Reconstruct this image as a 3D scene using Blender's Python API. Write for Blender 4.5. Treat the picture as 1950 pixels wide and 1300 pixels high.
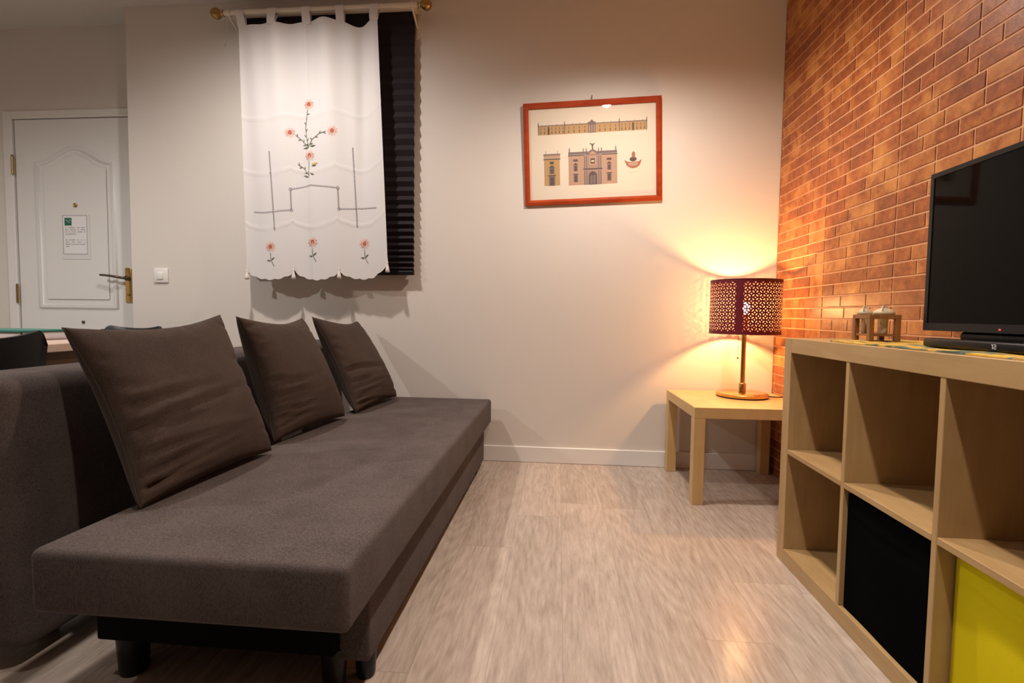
import bpy, bmesh, math, random
from mathutils import Vector, Matrix
PI = math.pi
for o in list(bpy.data.objects): bpy.data.objects.remove(o, do_unlink=True)
S = bpy.context.scene
C = S.collection
random.seed(7)

# ------------------------------------------------------------------ camera
F_PX = 967.5
yaw, pit, rol = 0.0901, -0.05326, 0.01242
fw = Vector((-math.sin(yaw)*math.cos(pit), math.cos(yaw)*math.cos(pit), math.sin(pit)))
rt = Vector((math.cos(yaw), math.sin(yaw), 0)); up = rt.cross(fw)
r2 = rt*math.cos(rol) + up*math.sin(rol); u2 = -rt*math.sin(rol) + up*math.cos(rol)
cam = bpy.data.cameras.new('camera'); camo = bpy.data.objects.new('camera', cam); C.objects.link(camo)
M = Matrix((r2, u2, -fw)).transposed().to_4x4(); M.translation = Vector((-1.1914, -2.933, 0.8603))
camo.matrix_world = M
cam.sensor_width = 36; cam.lens = F_PX/1950*36; cam.clip_start = 0.02
S.camera = camo

# ------------------------------------------------------------------ world, exposure
w = bpy.data.worlds.new('world'); S.world = w; w.use_nodes = True
w.node_tree.nodes['Background'].inputs[0].default_value = (0.6, 0.7, 1, 1)
w.node_tree.nodes['Background'].inputs[1].default_value = 0.02
S.view_settings.view_transform = 'Standard'; S.view_settings.look = 'None'
S.view_settings.exposure = 0.0; S.view_settings.gamma = 1; S.view_settings.use_curve_mapping = False

# ------------------------------------------------------------------ room lights (ceiling lamps outside the frame, the last two added as fill)
CEIL_AND_FILL_LAMPS = [  # x, y, z, watts, colour
    (-0.885, -0.73, 2.30, 21.0, (1.0, 0.83, 0.70)),
    (-2.66, -0.90, 2.60, 24.0, (1.0, 0.89, 0.82)),
    (-0.86, -2.30, 2.45, 31.0, (1.0, 0.85, 0.74)),
    (-2.66, -2.35, 2.60, 6.0, (1.0, 0.88, 0.80)),  # added weak fill over the near end of the sofa bed
    (-4.30, -1.70, 2.40, 31.0, (1.0, 0.95, 0.90)),  # added light that brightens the entrance door and the left wall
]
for (x, y, z, e, c) in CEIL_AND_FILL_LAMPS:
    l = bpy.data.lights.new('ceiling_or_fill_light', 'SPOT'); l.energy = e*4.2; l.color = c; l.shadow_soft_size = 0.035
    l.spot_size = math.radians(176 if y > -2 else 120); l.spot_blend = 1.0
    o = bpy.data.objects.new('ceiling_or_fill_light', l); o.location = (x, y, z-0.005); C.objects.link(o)

# ------------------------------------------------------------------ helpers
def mat(name, col=(0.5, 0.5, 0.5), rough=0.5, metal=0.0, **kw):
    m = bpy.data.materials.new(name); m.use_nodes = True
    b = m.node_tree.nodes['Principled BSDF']
    b.inputs['Base Color'].default_value = (*col, 1); b.inputs['Roughness'].default_value = rough
    b.inputs['Metallic'].default_value = metal
    for k, v in kw.items():
        b.inputs[k.replace('_', ' ')].default_value = v
    return m
class NT:
    def __init__(s, m): s.t = m.node_tree; s.b = s.t.nodes['Principled BSDF']
    def n(s, typ, **kw):
        nd = s.t.nodes.new(typ)
        for k, v in kw.items():
            if k.startswith('i_'):
                k = k[2:]; k = int(k) if k.isdigit() else k.replace('_', ' ')
                nd.inputs[k].default_value = v
            else: setattr(nd, k, v)
        return nd
    def l(s, a, b): s.t.links.new(a, b)
    def math(s, op, a, b=None, c=None):
        nd = s.n('ShaderNodeMath', operation=op)
        for i, v in enumerate((a, b, c)):
            if v is None: continue
            if isinstance(v, (int, float)): nd.inputs[i].default_value = v
            else: s.l(v, nd.inputs[i])
        return nd.outputs[0]
    def coords(s, scale=(1, 1, 1), rot=(0, 0, 0), kind='Object'):
        tc = s.n('ShaderNodeTexCoord'); mp = s.n('ShaderNodeMapping')
        mp.inputs['Scale'].default_value = scale; mp.inputs['Rotation'].default_value = rot
        s.l(tc.outputs[kind], mp.inputs['Vector']); return mp.outputs[0]
    def noise(s, vec, scale, detail=4, rough=0.5, dist=0.0):
        nd = s.n('ShaderNodeTexNoise'); nd.inputs['Scale'].default_value = scale
        nd.inputs['Detail'].default_value = detail; nd.inputs['Roughness'].default_value = rough
        nd.inputs['Distortion'].default_value = dist
        if vec is not None: s.l(vec, nd.inputs['Vector'])
        return nd.outputs['Fac']
    def ramp(s, fac, stops):
        nd = s.n('ShaderNodeValToRGB'); e = nd.color_ramp.elements
        while len(e) < len(stops): e.new(0.5)
        for i, (p, c) in enumerate(stops):
            e[i].position = p; e[i].color = (*c, 1)
        s.l(fac, nd.inputs[0]); return nd.outputs[0]
    def mix(s, fac, a, b, mode='MIX'):
        nd = s.n('ShaderNodeMix', data_type='RGBA', blend_type=mode)
        for inp, v in ((nd.inputs[0], fac), (nd.inputs[6], a), (nd.inputs[7], b)):
            if isinstance(v, (int, float)): inp.default_value = v
            elif isinstance(v, tuple): inp.default_value = (*v, 1)
            else: s.l(v, inp)
        return nd.outputs[2]
    def bump(s, h, strength, dist=0.01):
        nd = s.n('ShaderNodeBump'); nd.inputs['Strength'].default_value = strength; nd.inputs['Distance'].default_value = dist
        s.l(h, nd.inputs['Height']); s.l(nd.outputs[0], s.b.inputs['Normal'])
    def base(s, c): s.l(c, s.b.inputs['Base Color'])

def obj(name, bm, m=None, parent=None, smooth=False, loc=None, angle=None):
    me = bpy.data.meshes.new(name)
    if smooth:
        for f in bm.faces: f.smooth = True
    bm.normal_update(); bm.to_mesh(me); bm.free()
    for mm in (m if isinstance(m, (list, tuple)) else [m]):
        if mm: me.materials.append(mm)
    if smooth and angle:
        try: me.set_sharp_from_angle(angle=math.radians(angle))
        except Exception: pass
    o = bpy.data.objects.new(name, me); C.objects.link(o)
    if parent is not None: o.parent = parent
    if loc is not None: o.location = loc
    return o
def thing(name, label, cat, loc=(0, 0, 0), rz=0, group=None):
    o = bpy.data.objects.new(name, None); C.objects.link(o); o.location = loc; o.rotation_euler = (0, 0, rz)
    o.empty_display_size = 0.05
    o['label'] = label; o['category'] = cat
    if group: o['group'] = group
    return o
def tag(o, label, cat, group=None):
    o['label'] = label; o['category'] = cat
    if group: o['group'] = group
    return o
def struct(o, label=None):
    o['kind'] = 'structure'
    if label: o['label'] = label
    return o
def BM(): return bmesh.new()
def box(bm, x0, x1, y0, y1, z0, z1, bev=0.0, seg=2, mi=0):
    vs = [bm.verts.new(p) for p in [(x0,y0,z0),(x1,y0,z0),(x1,y1,z0),(x0,y1,z0),(x0,y0,z1),(x1,y0,z1),(x1,y1,z1),(x0,y1,z1)]]
    fs = [bm.faces.new([vs[i] for i in q]) for q in [(3,2,1,0),(4,5,6,7),(0,1,5,4),(1,2,6,5),(2,3,7,6),(3,0,4,7)]]
    for f in fs: f.material_index = mi
    if bev > 0:
        es = list({e for f in fs for e in f.edges})
        r = bmesh.ops.bevel(bm, geom=es, offset=bev, segments=seg, profile=0.5, affect='EDGES', clamp_overlap=True)
        for f in r['faces']: f.material_index = mi
    return vs
def lathe(bm, prof, n=32, cx=0, cy=0, axis='z', mi=0, off=(0,0,0)):
    rings = []
    for (r, z) in prof:
        ring = []
        for k in range(n):
            a = 2*PI*k/n; x, y = r*math.cos(a), r*math.sin(a)
            p = (x+cx, y+cy, z) if axis == 'z' else ((z, x, y) if axis == 'x' else (x, z, y))
            ring.append(bm.verts.new((p[0]+off[0], p[1]+off[1], p[2]+off[2])))
        rings.append(ring)
    for a, b in zip(rings[:-1], rings[1:]):
        for k in range(n):
            f = bm.faces.new([a[k], a[(k+1)%n], b[(k+1)%n], b[k]]); f.material_index = mi
    for ring in (rings[0], rings[-1]):
        try: bm.faces.new(ring).material_index = mi
        except Exception: pass
    bmesh.ops.recalc_face_normals(bm, faces=bm.faces)
def tube(bm, pts, r, n=8, mi=0):
    pts = [Vector(p) for p in pts]; rings = []
    rr = r if isinstance(r, (list, tuple)) else [r]*len(pts)
    nrm = None
    for i, p in enumerate(pts):
        t = (pts[min(i+1, len(pts)-1)] - pts[max(i-1, 0)]).normalized()
        if nrm is None:
            a = Vector((0, 0, 1)) if abs(t.z) < 0.9 else Vector((1, 0, 0)); nrm = t.cross(a).normalized()
        nrm = (nrm - t*nrm.dot(t)).normalized(); b = t.cross(nrm)
        rings.append([bm.verts.new(p + (nrm*math.cos(2*PI*k/n) + b*math.sin(2*PI*k/n))*rr[i]) for k in range(n)])
    for a, b in zip(rings[:-1], rings[1:]):
        for k in range(n):
            bm.faces.new([a[k], a[(k+1)%n], b[(k+1)%n], b[k]]).material_index = mi
    for ring in (rings[0], rings[-1]):
        try: bm.faces.new(ring).material_index = mi
        except Exception: pass
    bmesh.ops.recalc_face_normals(bm, faces=bm.faces)
def bez(p0, p1, p2, p3, n=16):
    P = [Vector(p) for p in (p0, p1, p2, p3)]
    return [(1-t)**3*P[0] + 3*(1-t)**2*t*P[1] + 3*(1-t)*t*t*P[2] + t**3*P[3] for t in [i/n for i in range(n+1)]]
def boxo(name, m, parent, *a, bev=0.0, seg=2, smooth=False):
    bm = BM(); box(bm, *a, bev=bev, seg=seg); return obj(name, bm, m, parent, smooth=smooth, angle=35 if smooth else None)

# ------------------------------------------------------------------ materials
def m_plaster(name, col, b=0.06):
    m = mat(name, col, 0.75); t = NT(m); v = t.coords()
    n = t.noise(v, 2.5, 3); t.base(t.mix(t.math('MULTIPLY', n, 0.12), col, tuple(c*0.8 for c in col)))
    t.bump(t.noise(v, 90, 3), b, 0.002); return m
M_WALL = m_plaster('wall_paint', (0.70, 0.665, 0.62))
M_CEIL = m_plaster('ceiling_paint', (0.62, 0.60, 0.57))
M_TRIM = mat('white_lacquer', (0.78, 0.77, 0.75), 0.35)
M_DOOR = mat('door_white', (0.76, 0.76, 0.74), 0.38)

def m_floor():
    m = mat('oak_vinyl', (0.5, 0.42, 0.35), 0.23, Specular_IOR_Level=0.6); t = NT(m)
    tc = t.n('ShaderNodeTexCoord'); sp = t.n('ShaderNodeSeparateXYZ'); t.l(tc.outputs['Object'], sp.inputs[0])
    W, L = 0.185, 1.22
    px = t.math('DIVIDE', t.math('ADD', sp.outputs[0], 0.055), W); ix = t.math('FLOOR', px)
    wn = t.n('ShaderNodeTexWhiteNoise', noise_dimensions='1D'); t.l(ix, wn.inputs['W'])
    py = t.math('ADD', t.math('DIVIDE', sp.outputs[1], L), wn.outputs['Value']); iy = t.math('FLOOR', py)
    idc = t.n('ShaderNodeCombineXYZ'); t.l(ix, idc.inputs[0]); t.l(iy, idc.inputs[1])
    pr = t.n('ShaderNodeTexWhiteNoise', noise_dimensions='3D'); t.l(idc.outputs[0], pr.inputs['Vector'])
    # per-plank offset of the grain coordinates
    off = t.n('ShaderNodeVectorMath', operation='SCALE'); t.l(pr.outputs['Color'], off.inputs[0]); off.inputs['Scale'].default_value = 13.0
    add = t.n('ShaderNodeVectorMath', operation='ADD'); t.l(tc.outputs['Object'], add.inputs[0]); t.l(off.outputs[0], add.inputs[1])
    mp = t.n('ShaderNodeMapping'); mp.inputs['Scale'].default_value = (1, 0.10, 1); t.l(add.outputs[0], mp.inputs['Vector'])
    v = mp.outputs[0]
    big = t.noise(v, 5.0, 3, 0.5, 0.6)
    fine = t.noise(v, 110, 5, 0.65)
    mid = t.noise(v, 36, 4, 0.6, 0.15)
    # cathedral grain: contour lines of a slow stretched noise
    mp2 = t.n('ShaderNodeMapping'); mp2.inputs['Scale'].default_value = (1, 0.22, 1); t.l(add.outputs[0], mp2.inputs['Vector'])
    cont = t.math('FRACT', t.math('MULTIPLY', t.noise(mp2.outputs[0], 3.6, 2, 0.40, 0.15), 22.0))
    tri = t.math('ABSOLUTE', t.math('SUBTRACT', cont, 0.5))
    line = t.n('ShaderNodeMapRange'); t.l(tri, line.inputs[0]); line.inputs[1].default_value = 0.0; line.inputs[2].default_value = 0.5
    g = t.math('ADD', t.math('MULTIPLY', mid, 0.24), t.math('ADD', t.math('MULTIPLY', fine, 0.54), t.math('ADD', t.math('MULTIPLY', line.outputs[0], 0.085), t.math('MULTIPLY', big, 0.16))))
    col = t.ramp(g, [(0.30, (0.28, 0.225, 0.185)), (0.50, (0.44, 0.370, 0.315)), (0.68, (0.56, 0.485, 0.425))])
    tone = t.math('ADD', 0.93, t.math('MULTIPLY', pr.outputs['Value'], 0.12))
    tc2 = t.n('ShaderNodeCombineColor')
    for i in range(3): t.l(tone, tc2.inputs[i])
    col = t.mix(1.0, col, tc2.outputs[0], 'MULTIPLY')
    # seams
    fx = t.math('FRACT', px); fy = t.math('FRACT', py)
    sx = t.math('LESS_THAN', t.math('MINIMUM', fx, t.math('SUBTRACT', 1.0, fx)), 0.005)
    sy = t.math('LESS_THAN', t.math('MINIMUM', fy, t.math('SUBTRACT', 1.0, fy)), 0.0008)
    seam = t.math('MAXIMUM', sx, sy)
    col = t.mix(t.math('MULTIPLY', seam, 0.35), col, (0.12, 0.09, 0.07))
    t.base(col)
    t.bump(t.math('SUBTRACT', t.math('MULTIPLY', fine, 0.5), seam), 0.12, 0.001)
    return m
M_FLOOR = m_floor()

def m_fabric(name, c1, c2, bump=0.35):
    m = mat(name, c1, 0.95, Specular_IOR_Level=0.15); t = NT(m); v = t.coords()
    a = t.noise(t.coords((1, 1, 6)), 220, 2, 0.6); b = t.noise(t.coords((6, 6, 1)), 160, 2, 0.6)
    big = t.noise(v, 9, 3)
    f = t.math('ADD', t.math('MULTIPLY', t.math('ADD', a, b), 0.42), t.math('MULTIPLY', big, 0.16))
    t.base(t.ramp(f, [(0.36, c1), (0.66, c2)]))
    try:
        t.b.inputs['Sheen Weight'].default_value = 0.03; t.b.inputs['Sheen Roughness'].default_value = 0.5
    except Exception: pass
    t.bump(t.math('ADD', a, b), bump, 0.0012); return m
M_SOFA = m_fabric('sofa_fabric', (0.034, 0.0265, 0.0245), (0.135, 0.109, 0.102))
M_CUSH = m_fabric('cushion_fabric', (0.024, 0.0160, 0.0120), (0.082, 0.056, 0.043), 0.2)
M_BLACK = mat('black_plastic', (0.005, 0.005, 0.006), 0.4, Specular_IOR_Level=0.3)
M_BLACKM = mat('black_matt', (0.004, 0.004, 0.004), 0.9, Specular_IOR_Level=0.1)

def m_wood(name, c1, c2, scale=(1, 1, 0.1), rough=0.42, freq=28):
    m = mat(name, c1, rough); t = NT(m)
    n1 = t.noise(t.coords(scale), freq, 5, 0.6, 0.6); n2 = t.noise(t.coords(), 6, 3, 0.5)
    t.base(t.ramp(t.math('ADD', t.math('MULTIPLY', n1, 0.6), t.math('MULTIPLY', n2, 0.4)), [(0.35, c2), (0.62, c1)]))
    return m
M_BIRCH = m_wood('birch_veneer', (0.46, 0.310, 0.145), (0.38, 0.240, 0.100), (1, 1, 0.12))
M_BIRCHH = m_wood('birch_veneer_lengthwise', (0.46, 0.310, 0.145), (0.38, 0.240, 0.100), (1, 0.12, 1))
M_TABLE = m_wood('side_table_birch', (0.60, 0.415, 0.190), (0.51, 0.335, 0.140), (1, 0.3, 0.3), 0.35, 16)
M_RACKW = m_wood('rack_wood', (0.32, 0.15, 0.05), (0.20, 0.085, 0.028), (1, 1, 0.2))
M_FRAME = m_wood('reddish_frame_wood', (0.40, 0.060, 0.016), (0.28, 0.035, 0.010), (0.3, 1, 1), 0.22)
M_BRASS = mat('brass', (0.62, 0.41, 0.16), 0.24, 1.0)
M_BRASSD = mat('aged_brass', (0.40, 0.25, 0.09), 0.35, 1.0)
M_BRONZE = mat('dark_bronze', (0.16, 0.12, 0.08), 0.35, 1.0)
M_WHITE = mat('white_plastic', (0.80, 0.79, 0.77), 0.4)
M_CREAM = mat('cream_metal', (0.74, 0.69, 0.60), 0.45)

# ------------------------------------------------------------------ room shell
H = 2.68
XL, YF = -6.0, -7.0
XC = -3.82          # corner where the wall steps back to the entrance
YR = 0.18           # plane of the entrance wall
struct(boxo('floor', M_FLOOR, None, XL-0.1, 0.1, YF-0.1, 0.4, -0.1, 0))
struct(boxo('ceiling', M_CEIL, None, XL-0.1, 0.1, YF-0.1, 0.4, H, H+0.1))
struct(boxo('wall_back', M_WALL, None, XC, 0.0, 0.0, 0.4, 0, H))
bm = BM(); DX0, DX1, DZ = -4.83, -3.92, 2.125
box(bm, XL, DX0, YR, 0.4, 0, H); box(bm, DX0, XC, YR, 0.4, DZ, H); box(bm, DX1, XC, YR, 0.4, 0, DZ)
struct(obj('wall_entrance', bm, M_WALL))
struct(boxo('wall_left', M_WALL, None, XL-0.1, XL, YF, 0.4, 0, H))
struct(boxo('wall_front', M_WALL, None, XL-0.1, 0.1, YF-0.1, YF, 0, H))

# brick-tile wall on the right: mortar slab with raised bricks, laid in tiles 0.484 m wide
def m_brick():
    m = mat('brick_tile', (0.4, 0.13, 0.04), 0.40); t = NT(m); v = t.coords()
    at = t.n('ShaderNodeAttribute'); at.attribute_name = 'tone'
    n1 = t.noise(v, 7.5, 4, 0.6, 0.3); n2 = t.noise(t.coords(), 38, 5, 0.65); n3 = t.noise(v, 3.0, 2, 0.5)
    c = t.ramp(n2, [(0.28, (0.170, 0.040, 0.009)), (0.5, (0.310, 0.085, 0.018)), (0.72, (0.42, 0.135, 0.032))])
    f = t.math('ADD', t.math('MULTIPLY', at.outputs['Fac'], 0.26), t.math('MULTIPLY', n1, 0.95))
    k = t.n('ShaderNodeMapRange'); t.l(f, k.inputs[0]); k.inputs[1].default_value = 0.62; k.inputs[2].default_value = 0.84
    c = t.mix(t.math('MULTIPLY', k.outputs[0], 0.75), c, (0.64, 0.30, 0.080))
    d = t.n('ShaderNodeMapRange'); t.l(f, d.inputs[0]); d.inputs[1].default_value = 0.60; d.inputs[2].default_value = 0.36
    c = t.mix(t.math('MULTIPLY', d.outputs[0], 0.65), c, (0.14, 0.036, 0.012))
    t.base(c); t.bump(t.math('ADD', n2, n1), 0.25, 0.003)
    return m
M_BRICK = m_brick()
M_MORTAR = m_plaster('mortar', (0.70, 0.39, 0.22), 0.1)
bm = BM(); tl = bm.faces.layers.float.new('tone')
box(bm, 0.002, 0.1, YF, 0.0, 0, H, mi=1)
TW, RH, G = 0.4835, 0.0508, 0.0046
y_edge = -0.0205
rnd = random.Random(12)
nrow = int(H/RH)+1
pats = []
for r in range(8):
    cuts = []; L = 0.0
    first = rnd.choice([0.06, 0.09, 0.12, 0.15, 0.18])
    pos = first
    while pos < TW-0.045:
        cuts.append(pos); pos = pos + rnd.choice([0.12, 0.15, 0.18, 0.20])
    pats.append(cuts)
tiles = [(-0.0205-TW*k, -0.0205-TW*(k+1)) for k in range(-1, 15)]
for row in range(nrow):
    z0 = 1.2635 - RH*25 + RH*row + G/2 - 0.0; z1 = z0 + RH - G
    z0 = max(z0, 0.0); z1 = min(z1, H)
    if z1-z0 < 0.01: continue
    for ti, (ya, yb) in enumerate(tiles):
        cuts = [0.0] + pats[(row + ti*3) % 8] + [TW]
        for a, b in zip(cuts[:-1], cuts[1:]):
            y1 = ya - a - G/2; y0 = ya - b + G/2
            y1 = min(y1, -0.0008); y0 = max(y0, YF+0.001)
            if y1-y0 < 0.008: continue
            tone = rnd.random()
            e = 0.0018; vs = []
            for (x, dd) in ((0.003, 0), (-0.0006, e)):
                vs.append([bm.verts.new(p) for p in ((x, y0+dd, z0+dd), (x, y1-dd, z0+dd), (x, y1-dd, z1-dd), (x, y0+dd, z1-dd))])
            fs = [bm.faces.new([vs[1][3], vs[1][2], vs[1][1], vs[1][0]])]
            for k in range(4): fs.append(bm.faces.new([vs[0][k], vs[0][(k+1)%4], vs[1][(k+1)%4], vs[1][k]]))
            for f in fs: f[tl] = tone
bmesh.ops.recalc_face_normals(bm, faces=bm.faces)
struct(obj('wall_right', bm, [M_BRICK, M_MORTAR]), 'brick patterned tile wall with pale mortar lines')

# baseboards
def baseboard(name, *a):
    struct(boxo(name, M_TRIM, None, *a, bev=0.003, seg=1))
baseboard('baseboard_back', XC, -0.0, -0.013, 0.0, 0, 0.092)
baseboard('baseboard_entrance', XL, DX0-0.04, YR-0.013, YR, 0, 0.092)
baseboard('baseboard_left', XL, XL+0.013, YF, YR-0.013, 0, 0.092)

# ------------------------------------------------------------------ entrance door
PXL, PXR = -4.79, -3.95
door = thing('door_1', 'white entrance door with arched moulding and brass handle', 'door', (0, 0, 0)); struct(door)
del door['category']
bm = BM(); y0 = YR-0.012
box(bm, DX0-0.035, DX0+0.03, y0, YR+0.05, 0, DZ+0.03, bev=0.004, seg=1)
box(bm, DX1-0.02, DX1+0.03, y0, YR+0.05, 0, DZ+0.03, bev=0.004, seg=1)
box(bm, DX0+0.031, DX1-0.021, y0, YR+0.05, DZ-0.02, DZ+0.03, bev=0.004, seg=1)
obj('door_frame', bm, M_TRIM, door)
bm = BM(); box(bm, PXL, DX1, YR-0.002, YR+0.04, 0.01, DZ-0.025, bev=0.003, seg=1)
leaf = obj('door_leaf', bm, M_DOOR, door)
def panel_path(xl, xr, zb, zs, zp):
    xm = (xl+xr)/2; pts = [(xl, zb), (xr, zb), (xr, zs)]
    n = 14
    for i in range(1, n):
        t = i/n; x = xr + (xl-xr)*t
        z = zs + (zp-zs)*(0.5-0.5*math.cos(2*PI*t))**1.05
        pts.append((x, z))
    pts.append((xl, zs)); return pts
def moulding(bm, pts, y, wdt, hgt):
    n = len(pts); offs = [(-wdt/2, 0), (-wdt/4, -hgt), (0, -hgt*0.55), (wdt/4, -hgt), (wdt/2, 0)]
    rings = []
    for i, p in enumerate(pts):
        a = Vector(pts[i-1]); b = Vector(pts[(i+1) % n]); p = Vector(p)
        d1 = (p-a).normalized(); d2 = (b-p).normalized(); t = (d1+d2).normalized(); nn = Vector((-t.y, t.x))
        sc = 1/max(0.5, nn.dot(Vector((-d1.y, d1.x))))
        rings.append([bm.verts.new((p.x+nn.x*o_*sc, y+h, p.y+nn.y*o_*sc)) for o_, h in offs])
    for i in range(n):
        a, b = rings[i], rings[(i+1) % n]
        for k in range(len(offs)-1): bm.faces.new([a[k], a[k+1], b[k+1], b[k]])
    bmesh.ops.recalc_face_normals(bm, faces=bm.faces)
bm = BM(); moulding(bm, panel_path(-4.632, -4.092, 0.876, 1.812, 1.912), YR-0.002, 0.030, 0.012)
obj('panel_moulding', bm, M_DOOR, door, smooth=True)
bm = BM(); moulding(bm, panel_path(-4.632, -4.092, 0.12, 0.70, 0.70), YR-0.002, 0.030, 0.012)
obj('panel_moulding', bm, M_DOOR, door, smooth=True)
# raised field inside the arch
bm = BM(); pp = panel_path(-4.585, -4.139, 0.925, 1.775, 1.868)
f = bm.faces.new([bm.verts.new((x, YR-0.002, z)) for x, z in pp])
r = bmesh.ops.inset_region(bm, faces=[f], thickness=0.018, depth=0)
for v in f.verts: v.co.y -= 0.006
bmesh.ops.recalc_face_normals(bm, faces=bm.faces)
obj('raised_panel', bm, M_DOOR, door)
hd = BM(); box(hd, -4.024, -3.979, YR-0.010, YR-0.002, 0.905, 1.133, bev=0.004)
hd = obj('handle_plate', hd, M_BRASS, door, smooth=True, angle=40); hd['label'] = 'tall brass lock plate'
bm = BM(); tube(bm, bez((-4.0, YR-0.005, 1.065), (-4.0, YR-0.075, 1.062), (-4.06, YR-0.06, 1.078), (-4.155, YR-0.055, 1.083)), [0.009]*9+[0.008]*4+[0.007]*4, 10)
lathe(bm, [(0.016, 0), (0.016, 0.012), (0.010, 0.016)], 16, axis='y', off=(-4.0, YR-0.026, 1.065))
h2 = obj('door_handle', bm, M_BRONZE, hd, smooth=True); h2['label'] = 'curved dark bronze lever'
bm = BM(); lathe(bm, [(0.009, 0), (0.009, 0.004), (0.006, 0.006)], 16, axis='y', off=(-4.0, YR-0.016, 0.957)); obj('keyhole', bm, M_BRASSD, hd)
bm = BM(); lathe(bm, [(0.013, 0), (0.013, -0.006), (0.008, -0.009), (0.004, -0.006)], 20, axis='y', off=(-4.36, YR-0.008, 1.540)); obj('peephole', bm, M_BRASSD, door, smooth=True, angle=40)
bm = BM(); lathe(bm, [(0.010, 0), (0.010, -0.006), (0.006, -0.010)], 16, axis='y', off=(-4.335, YR-0.002, 0.774)); obj('lock_cover', bm, M_BRONZE, door, smooth=True, angle=40)
for zc in (1.80, 0.955, 0.25):
    bm = BM(); tube(bm, [(-4.797, YR-0.016, zc-0.058), (-4.797, YR-0.016, zc+0.058)], 0.007, 10)
    lathe(bm, [(0.003, zc+0.058), (0.008, zc+0.062), (0.003, zc+0.070)], 10, cx=-4.797, cy=YR-0.016)
    obj('hinge', bm, M_BRASSD, door, smooth=True, angle=40)

# notice sheet on the door
M_PAPER = mat('white_paper', (0.80, 0.80, 0.81), 0.6); M_INK = mat('grey_ink', (0.22, 0.22, 0.24), 0.7)
M_GREEN = mat('green_ink', (0.008, 0.13, 0.075), 0.5); M_SLEEVE = mat('clear_sleeve', (0.72, 0.72, 0.72), 0.2)
sx0, sx1, sz0, sz1 = -4.460, -4.262, 1.188, 1.480
ns = thing('notice_sheet', 'white printed notice with green square logo taped to the door', 'notice', (sx0, YR-0.012, sz0))
def rel(bm, org):
    for v in bm.verts: v.co -= Vector(org)
    return bm
yS = YR-0.0105
bm = BM(); box(bm, sx0, sx1, yS, yS+0.002, sz0, sz1); obj('plastic_sleeve', rel(bm, ns.location), M_SLEEVE, ns)
bm = BM(); box(bm, sx0+0.004, sx1-0.016, yS-0.001, yS, sz0+0.030, sz1-0.004)
sh = obj('paper', rel(bm, ns.location), M_PAPER, ns)
bm = BM(); yy = yS-0.0012
px0, px1, pz0, pz1 = sx0+0.006, sx1-0.018, sz0+0.032, sz1-0.006
for a in ((px0, px1, pz1-0.003, pz1), (px0, px1, pz0, pz0+0.003), (px0, px0+0.003, pz0, pz1), (px1-0.003, px1, pz0, pz1)):
    box(bm, a[0], a[1], yy-0.0002, yy, a[2], a[3])
rn = random.Random(3)
def textline(z, words, width=1.0):
    x = px0+0.018; end = px0+0.018+(px1-px0-0.032)*width
    tot = sum(words); gap = ((end-x)-tot*0.0045)/max(1, len(words)-1)
    for wd in words:
        for k in range(wd):
            hh = rn.choice([0.0035, 0.0035, 0.005])
            box(bm, x+k*0.0045, x+k*0.0045+0.0034, yy-0.0002, yy, z, z+hh)
        x += wd*0.0045+gap
for z, wds, wd in ((1.392, [2, 11, 4, 6], 1), (1.378, [5, 9, 3, 7], 1), (1.364, [2, 3, 7, 8, 2], 1), (1.350, [17], 0.6),
                   (1.312, [3, 10, 3, 3, 2], 1), (1.298, [6, 4, 6, 2], 1), (1.284, [9, 2, 8, 3, 6], 1), (1.270, [6], 0.3)):
    textline(z, wds, wd)
obj('printed_text', rel(bm, ns.location), M_INK, ns)
bm = BM(); gx, gz = px0+0.014, pz1-0.066
box(bm, gx, gx+0.050, yy-0.0003, yy, gz, gz+0.050)
for i in range(9):   # white swoosh on the logo
    a = PI*(0.15+0.75*i/9); x = gx+0.027+0.013*math.cos(a); z = gz+0.028+0.012*math.sin(a)
    box(bm, x-0.0035, x+0.0035, yy-0.0005, yy-0.0003, z-0.0035, z+0.0035, mi=1)
for i in range(5): box(bm, gx+0.018+i*0.004, gx+0.021+i*0.004, yy-0.0005, yy-0.0003, gz+0.028-i*0.003, gz+0.031-i*0.003, mi=1)
obj('logo', rel(bm, ns.location), [M_GREEN, M_PAPER], ns)

# light switch
sw = thing('light_switch', 'square white light switch beside the entrance door', 'light switch', (-3.624, 0, 1.072))
bm = BM(); box(bm, -0.046, 0.046, -0.010, 0, -0.044, 0.044, bev=0.004); obj('switch_plate', bm, M_WHITE, sw, smooth=True, angle=40)
bm = BM(); box(bm, -0.024, 0.018, -0.016, -0.009, -0.024, 0.018, bev=0.003); obj('rocker', bm, M_WHITE, sw, smooth=True, angle=40)

# ------------------------------------------------------------------ pleated blind, rod, curtain
M_BLIND = m_fabric('blind_fabric', (0.014, 0.011, 0.013), (0.034, 0.027, 0.031), 0.1)
bl = thing('pleated_blind', 'dark pleated window blind pulled down behind the white curtain', 'blind', (-2.53, 0, 1.08))
bx0, bx1 = -3.03-bl.location.x, -2.028-bl.location.x
zs = [0.022]; pitch = 0.030
while zs[-1] < 1.47:
    zs.append(zs[-1]+pitch/2)
    pitch = min(0.062, pitch*1.025)
bm = BM(); prev = None
for i, z in enumerate(zs):
    amp = 0.019*max(0.35, 1-0.45*z/1.48)
    y = -0.030-(amp if i % 2 else 0)
    c = [bm.verts.new((x, y, z)) for x in (bx0, bx1)] + [bm.verts.new((x, y+0.0012, z)) for x in (bx1, bx0)]
    if prev:
        for k in range(4): bm.faces.new([prev[k], prev[(k+1)%4], c[(k+1)%4], c[k]])
    prev = c
bmesh.ops.recalc_face_normals(bm, faces=bm.faces)
obj('pleated_fabric', bm, M_BLIND, bl)
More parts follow.
